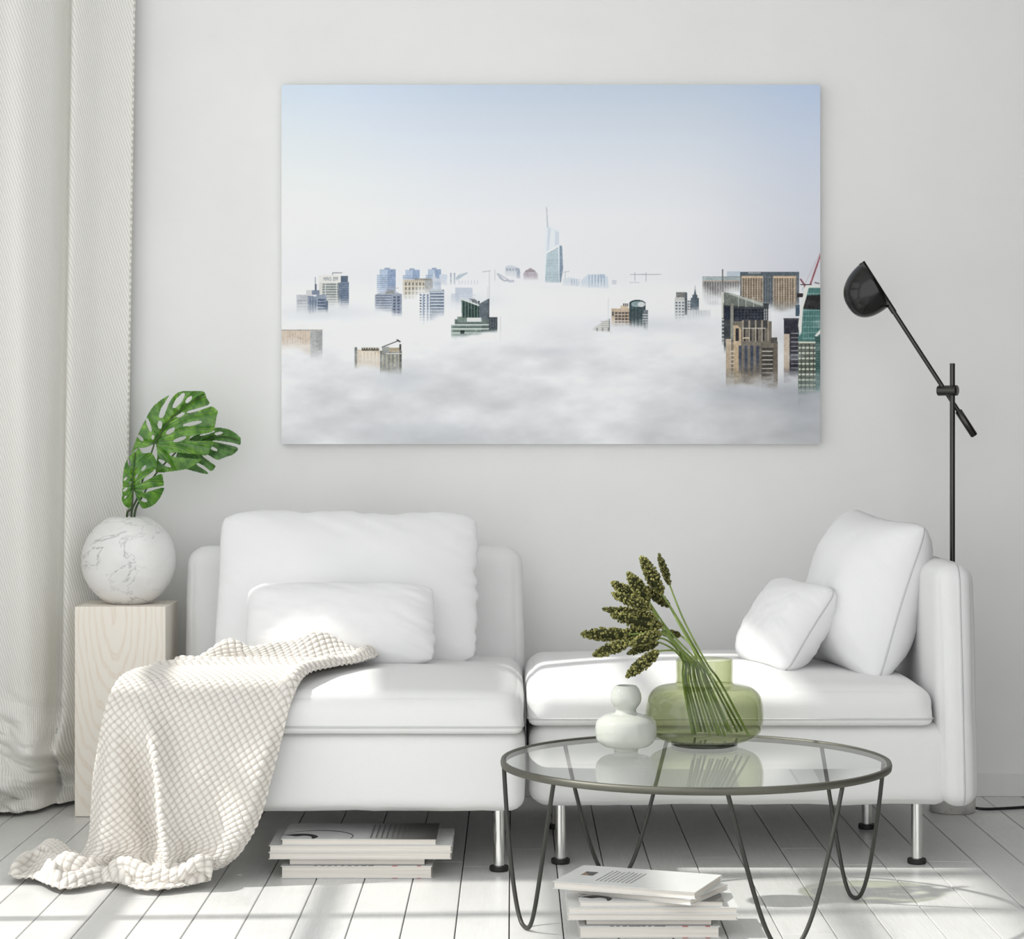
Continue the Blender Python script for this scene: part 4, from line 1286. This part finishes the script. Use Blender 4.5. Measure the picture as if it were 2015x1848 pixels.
cp = catmull([(lx + .05, ld - WALL_D, .012), (lx + .09, ld - WALL_D + .002, .006), (lx + .18, ld - WALL_D + .03, .005), (lx + .30, ld - WALL_D + .075, .005), (lx + .55, ld - WALL_D + .13, .005), (lx + .9, ld - WALL_D + .12, .005)], 8)
obj('power_cord', MB().add(*tube(cp, .0042, 10)), M['cord'], lm, label='black cord along the floor')

# ------------------------------------------------------------------ coffee table
tx_, td_, tz_, tr_ = .395, 4.97, .337, .4185
tcen = np.array([tx_, td_ - WALL_D])
tb = thing('coffee_table', (tx_, td_ - WALL_D, 0), 'round glass coffee table with a thin dark steel rim and hairpin legs', 'table')
obj('glass_top', MB().add(*lathe([(tr_ - .008, -.0075), (tr_ - .006, -.006), (tr_ - .006, -.001), (tr_ - .007, 0)], 128, (tx_, td_ - WALL_D, tz_))), M['glass_top'], tb, False)
rimp = [(tr_ + .000, -.013), (tr_ + .0035, -.012), (tr_ + .0045, -.004), (tr_ + .003, .0015), (tr_ - .002, .003), (tr_ - .0055, .001), (tr_ - .0055, -.008), (tr_ - .004, -.0125), (tr_ + .000, -.013)]
obj('rim', MB().add(*lathe(rimp, 160, (tx_, td_ - WALL_D, tz_), False, False)), M['rim'], tb)
th0 = math.atan2(-.155, -.366)      # left hairpin direction
for q_ in range(4):
    c_ = th0 + q_ * math.pi / 2
    hw = R(18.5)

    def rp(a, r, z): return (tcen[0] + r * math.cos(a), tcen[1] + r * math.sin(a), z)
    pts = []
    ztop = tz_ - .010
    n_ = 26
    rb = .030                                   # rounding at the foot
    half = tr_ * hw
    for k in range(-n_, n_ + 1):
        s = k / n_
        # hairpin: nearly straight sides, round toe
        z_ = ztop * (abs(s) ** 1.45)
        w_ = half * (abs(s) ** .62) * (1 - .28 * (1 - abs(s)) * abs(s) ** .3) * (1 if s > 0 else -1)
        pts.append(rp(c_ + w_ / tr_, tr_ - .002 - .016 * (1 - abs(s)), .0052 + z_ * (ztop - .0052) / ztop))
    obj('hairpin_leg', MB().add(*tube(catmull(pts, 2), .0047, 10)), M['steel'], tb)

# ------------------------------------------------------------------ vases on the table
ztab = tz_ + .0032
wv_c = (.2515, 5.10 - WALL_D, tz_)
k_ = .000355
prf = [(0.0, .0), (.026, 0), (.0275, .004), (.030, .0085), (.050, .012), (.064, .024), (.0683, .038), (.0685, .055), (.064, .069), (.048, .080), (.027, .085), (.0222, .092), (.026, .099), (.0325, .109), (.0345, .121), (.031, .136), (.0235, .1455), (.0205, .147)]
pp = [prf[0], prf[1]] + sphere_spline(prf[2:], 5)
pp += [(.0190, .1462), (.0195, .142), (.028, .132), (.030, .121), (.02, .10), (.0, .09)]
wvz = obj('ceramic_vase', MB().add(*lathe(pp, 64, wv_c, False, False)), M['ceramic'])
tag(wvz, 'small greyish white bubble-necked vase on the glass table', 'vase')
gv_c = (.4345, 5.200 - WALL_D, tz_)
gv = thing('glass_vase', gv_c, 'wide low green glass vase holding seed-head stems on the glass table', 'vase')
outer = sphere_spline([(.076, .010), (.098, .0125), (.122, .026), (.1325, .050), (.1335, .080), (.128, .110), (.110, .130), (.082, .1365), (.068, .139), (.0645, .147), (.0645, .170), (.0645, .194)], 5)
inner = [(r_ - .0035, z_) for r_, z_ in outer[::-1]]
inner = [(r_, max(z_, .018)) for r_, z_ in inner]
full = outer + [(.0628, .1958)] + inner + [(.03, .0175), (0.001, .0175)]
obj('vase_body', MB().add(*lathe(full, 72, gv_c, False, False)), M['glass_green'], gv)
obj('vase_foot', MB().add(*lathe([(.070, 0), (.0755, .002), (.0755, .009), (.07, .0105), (0.001, .0105)], 64, gv_c)), M['glass_base'], gv, label='dark thick glass foot')


# ------------------------------------------------------------------ seed-head stems
def C4(x, y, d): return np.array(P(x / 3.187 + 960, y / 3.187 + 1060, d))


ico = bmesh.new()
bmesh.ops.create_icosphere(ico, subdivisions=1, radius=1)
IV = np.array([v_.co[:] for v_ in ico.verts]); IF = [tuple(x_.index for x_ in f_.verts) for f_ in ico.faces]
ico.free()
# base of head, tip, half width (study pixels), depth, mid-stem point, bottom x
HEADS = [((1140, 290), (1070, 95), 21, 5.24, (1215, 500), 1660, 'thin dark seed head, the tallest of the bunch'),
         ((1092, 345), (960, 112), 43, 5.20, (1185, 500), 1610, 'broad upright seed head leaning beside the tallest one'),
         ((1138, 425), (975, 300), 28, 5.26, (1195, 540), 1580, 'narrow seed head tucked under the broad upright one'),
         ((1010, 395), (876, 212), 40, 5.15, (1120, 560), 1540, 'stubby seed head with a pointed tip in the upper middle'),
         ((1010, 420), (775, 272), 40, 5.24, (1110, 590), 1500, 'long seed head slanting up left of the stubby one'),
         ((1030, 440), (775, 345), 36, 5.12, (1105, 590), 1470, 'long seed head just under the slanting one'),
         ((1070, 490), (720, 440), 30, 5.22, (1130, 600), 1450, 'slim long seed head reaching out sideways'),
         ((1098, 550), (770, 478), 42, 5.14, (1160, 640), 1420, 'thick seed head lying nearly level in the middle'),
         ((880, 600), (584, 600), 40, 5.16, (1110, 590), 1400, 'level seed head reaching farthest from the vase'),
         ((1050, 575), (790, 620), 46, 5.22, (1150, 620), 1370, 'thick level seed head behind the lower ones'),
         ((890, 650), (660, 730), 36, 5.10, (1090, 610), 1340, 'drooping seed head below the farthest one'),
         ((1085, 590), (888, 668), 36, 5.08, (1170, 650), 1320, 'medium seed head drooping over the vase side'),
         ((1070, 650), (874, 722), 25, 5.17, (1150, 680), 1300, 'slender seed head drooping under the medium one'),
         ((1068, 706), (868, 866), 38, 5.10, (1190, 690), 1285, 'lowest seed head hanging steeply above the ceramic vase'),
         ((1205, 605), (1085, 590), 22, 5.25, (1255, 650), 1520, 'short seed head half buried among the stems')]
for i, (hb, ht, hwid, hd, midp, bx, lab) in enumerate(HEADS):
    r2 = np.random.default_rng(100 + i)
    B, T = C4(hb[0], hb[1], hd), C4(ht[0], ht[1], hd + .03 * (r2.random() - .5))
    vd = 5.20
    f_ = (bx - 1285) / 375
    bot = C4(bx - 20 * f_, 1195 - 20 * abs(f_ - .5) + r2.uniform(-12, 12), vd + r2.uniform(-.05, .05))
    bot[2] = tz_ + .022 + r2.uniform(0, .012)
    sh = C4(1225 + 235 * f_, 905, vd + r2.uniform(-.025, .025))
    nk = C4(1225 + 150 * f_, 785, vd + r2.uniform(-.03, .03))
    md = C4(midp[0] + 18, midp[1] + 20, (vd + hd) / 2)
    ax = (T - B); Ln = np.linalg.norm(ax); ax /= Ln
    root = thing('seed_head_stem', tuple(bot), 'green stem with ' + lab, 'plant stem', 'seed-head stems in the glass vase')
    path = catmull([bot, sh, nk, md, B, B + ax * Ln * .25], 7)
    obj('stem', MB().add(*tube(path, list(np.linspace(.0027, .0018, len(path))), 7)), M['stem'], root)
    Rm = hwid / 3.187 * hd / F
    e1 = np.cross(ax, [0, 1, 0]); e1 /= np.linalg.norm(e1); e2 = np.cross(ax, e1)
    g = MB()
    # core
    ts = np.linspace(0, 1, 14)
    prof_r = lambda t: Rm * np.clip(np.sin(math.pi * np.clip(t, 0, 1) ** .85), 0, 1) ** .55
    cv_, cf_ = tube([B + ax * Ln * t_ for t_ in ts], [max(float(prof_r(t_)) * .82, .0008) for t_ in ts], 10)
    g.add(cv_, cf_, lin(np.array([48, 50, 26]) / 255.))
    ng = int(110 + 5200 * Rm * Ln / .02 * .14) + 130
    for k in range(ng):
        t_ = r2.random()
        a_ = r2.random() * 2 * math.pi
        rr = float(prof_r(t_)) * (.86 + .2 * r2.random() + .10 * math.sin(t_ * 40 + 3 * a_))
        cpos = B + ax * Ln * t_ + (e1 * math.cos(a_) + e2 * math.sin(a_)) * rr
        sz = r2.uniform(.0016, .0030) * (0.75 + .35 * hwid / 40)
        sv_ = np.array([1, 1, 1.0]) * sz
        q = IV * sv_ + IV * r2.uniform(-.15, .25, (len(IV), 1)) * sz
        mixv = r2.random()
        base_c = np.array([70, 72, 36]) * (1 - mixv) + np.array([158, 155, 96]) * mixv
        if hwid < 30: base_c = base_c * .8
        g.add(q + cpos, IF, lin(base_c / 255.))
    obj('seed_head', g, M['seed'], root, False)


# ------------------------------------------------------------------ books
M['paper'] = None
m, nt, b, N, L = nodes_of('book_pages')
f = noise(nt, coords(nt, (1, 1, 260)), 3, 3)
L(ramp(nt, f, [(0.3, rgb(212, 205, 195)), (0.7, rgb(238, 234, 227))]), b.inputs['Base Color'])
b.inputs['Roughness'].default_value = 0.9
bump(nt, b, f, .3, .001)
M['paper'] = m
M['cover_white'] = plain('white_cover', rgb(232, 232, 230), .3)
M['cover_grey'] = plain('grey_cover', rgb(150, 150, 148), .3)
M['ink'] = plain('black_ink', rgb(38, 38, 38), .4)
M['ink_grey'] = plain('grey_ink', rgb(120, 120, 118), .4)
M['ink_red'] = plain('red_ink', rgb(186, 52, 48), .4)
M['ink_brown'] = plain('brown_ink', rgb(150, 112, 84), .4)
m, nt, b, N, L = nodes_of('fading_cover')
sx = N('ShaderNodeSeparateXYZ'); L(coords(nt), sx.inputs[0])
mr_ = N('ShaderNodeMapRange'); mr_.inputs[1].default_value = -.19; mr_.inputs[2].default_value = .18
L(sx.outputs[0], mr_.inputs[0])
L(ramp(nt, mr_.outputs[0], [(0.0, rgb(222, 222, 221)), (.55, rgb(205, 205, 204)), (.78, rgb(128, 127, 125)), (1, rgb(70, 68, 66))]), b.inputs['Base Color'])
b.inputs['Roughness'].default_value = .35
M['cover_fade'] = m


def book(label, cx, d_front, z0, w, dep, t, cover, rot=0.0, group=None, deco=None, ct=.0011, center=None, spine='back'):
    """closed book lying flat: two cover boards, a spine and a page block set back a little"""
    c = (cx, d_front + dep / 2 - WALL_D, z0) if center is None else (center[0], center[1], z0)
    root = thing('book', c, label, 'book', group, (0, 0, rot))
    ORIGIN[root] = np.zeros(3)
    hw, hd = w / 2, dep / 2
    pg = MB().box(-hw + .003, hw - .003, -hd + .003, hd - .001, ct, t - ct)
    obj('page_block', pg, M['paper'], root, False)
    obj('cover', MB().box(-hw, hw, -hd, hd, 0, ct), M[cover if cover != 'cover_fade' else 'cover_white'], root, False)
    tc_ = obj('cover', MB().box(-hw, hw, -hd, hd, t - ct, t), M[cover], root, False)
    obj('spine', MB().box(-hw, hw, hd - .0012, hd + .0003, 0.0003, t - .0003), M[cover if cover != 'cover_fade' else 'cover_grey'], root, False)
    zt_ = t + .00025
    if deco == 'swirl':
        sw = MB()
        # tapering crescent that ends in a hook
        sc_ = w / .366
        k1 = dep / .218
        up = catmull([(-.180, -.058), (-.158, -.042), (-.132, -.038), (-.110, -.052), (-.098, -.078), (-.106, -.104)], 8)
        lo = catmull([(-.180, -.059), (-.163, -.066), (-.150, -.074), (-.130, -.064), (-.114, -.080), (-.112, -.104)], 8)
        n_ = len(up)
        vv2 = [(q[0] * sc_, q[1] * k1, zt_) for q in up] + [(q[0] * sc_, q[1] * k1, zt_) for q in lo]
        sw.add(vv2, [(n_ + i, n_ + i + 1, i + 1, i) for i in range(n_ - 1)])
        arc = []
        for s in np.linspace(0, 1, 40):
            a_ = math.pi * (.95 - 1.05 * s)
            arc.append((-.10 + .085 * math.cos(a_), -.075 + .085 * math.sin(a_)))
        a2 = [(-.10 + .083 * math.cos(math.pi * (.95 - 1.05 * s)), -.075 + (.083 - .010 * s) * math.sin(math.pi * (.95 - 1.05 * s))) for s in np.linspace(0, 1, 40)]
        vv2 = [(x_ * sc_ * 1.0, max(y_, -.104) * k1, zt_) for x_, y_ in arc] + [(x_ * sc_, max(y_, -.104) * k1, zt_) for x_, y_ in a2]
        sw.add(vv2, [(40 + i, 40 + i + 1, i + 1, i) for i in range(39)])
        obj('cover_swirl', sw, M['ink'], tc_, False)
        tx2 = MB()
        for c_ in range(9):
            x_ = (.025 + c_ * .0125) * sc_
            y_ = -.095
            while y_ < .085:
                l_ = random.uniform(.004, .012)
                tx2.add([(x_, y_ * k1, zt_), (x_ + .0045 * sc_, y_ * k1, zt_), (x_ + .0045 * sc_, (y_ + l_) * k1, zt_), (x_, (y_ + l_) * k1, zt_)], [(0, 1, 2, 3)])
                y_ += l_ + .003
        tag(obj('printed_text', tx2, M['ink_grey'], tc_, False), None, None, None, 'stuff')
    if deco == 'text':
        tx2 = MB()
        for c_ in range(9):
            x_ = -.075 + c_ * .0095
            y_ = -.06
            while y_ < .05:
                l_ = random.uniform(.004, .012)
                tx2.add([(x_, y_, zt_), (x_ + .003, y_, zt_), (x_ + .003, y_ + l_, zt_), (x_, y_ + l_, zt_)], [(0, 1, 2, 3)])
                y_ += l_ + .0025
        tag(obj('printed_text', tx2, M['ink_grey'], tc_, False), None, None, None, 'stuff')
        obj('cover_picture', MB().add([(-.125, -.01, zt_), (-.098, -.01, zt_), (-.098, .03, zt_), (-.125, .03, zt_)], [(0, 1, 2, 3)]), M['ink_brown'], tc_, False)
        obj('picture_edge', MB().add([(-.105, -.01, zt_ + .0001), (-.098, -.01, zt_ + .0001), (-.098, .03, zt_ + .0001), (-.125, .03, zt_ + .0001), (-.125, .022, zt_ + .0001)], [(0, 1, 2, 3, 4)]), M['ink'], tc_, False)
    if deco == 'red':
        for (x_, l_) in ((.09 * w / .356, .012), (.147 * w / .356, .01)):
            obj('cover_mark', MB().box(x_ - l_ / 2, x_ + l_ / 2, -hd - .0003, -hd + .006, t - .0004, t + .0003), M['ink_red'], tc_, False, label='red printed mark')
            obj('cover_mark', MB().box(x_ - l_ / 2, x_ + l_ / 2, -hd - .0003, -hd + .003, .0, .0008), M['ink_red'], tc_, False, label='red printed mark')
        bl2 = MB()
        for k in range(9):
            x_ = (-.10 + .016 * k) * w / .356
            bl2.box(x_, x_ + random.uniform(.006, .013), -hd + .001, -hd + .007, t - .0002, t + .0003)
        tag(obj('printed_title', bl2, M['ink'], tc_, False), None, None, None, 'stuff')
    return root


def stack(cx, d, s, where, grp, fl=0.0):
    z = 0.0006
    g = .0004
    book('white book with red cover marks, lowest of the stack ' + where, cx + (-.0085) * s, d, z, .356 * s, .225 * s, .0285 * s, 'cover_white', R(fl), grp, 'red'); z += .0285 * s + g
    book('narrow book second from the floor in the stack ' + where, cx - .008 * s, d + .012, z, .323 * s, .20 * s, .0155 * s, 'cover_grey', R(-fl), grp); z += .0155 * s + g
    book('wide pale volume right above the narrow book in the stack ' + where, cx - .0005, d, z, .430 * s, .232 * s, .0160 * s, 'cover_white', 0, grp); z += .0160 * s + g
    book('wide pale volume under the swirl-cover book in the stack ' + where, cx + .0005, d - .001, z, .430 * s, .232 * s, .0160 * s, 'cover_white', R(.2), grp); z += .0160 * s + g
    book('book with a black swirl on its fading cover in the stack ' + where, cx - .003 * s, d + .002, z, .366 * s, .218 * s, .0143 * s, 'cover_fade', R(0), grp, 'swirl'); z += .0143 * s + g
    return z


stack((708.5 - VPX) * 5.373 / F, 5.373, 1.0, 'under the sofa', 'books under the sofa')
zs = stack((1284.5 - VPX) * 4.735 / F, 4.735, .82, 'under the coffee table', 'books under the coffee table', .4)
book('slim book lying askew beneath the text-cover book under the coffee table', 0, 0, zs, .285, .185, .0125, 'cover_white', R(-29), 'books under the coffee table', None, center=(.285, 4.842 - WALL_D))
zs += .0129
book('topmost book with text columns lying askew under the coffee table', 0, 0, zs, .312, .197, .0150, 'cover_white', R(-21), 'books under the coffee table', 'text', center=(.2635, 4.838 - WALL_D))
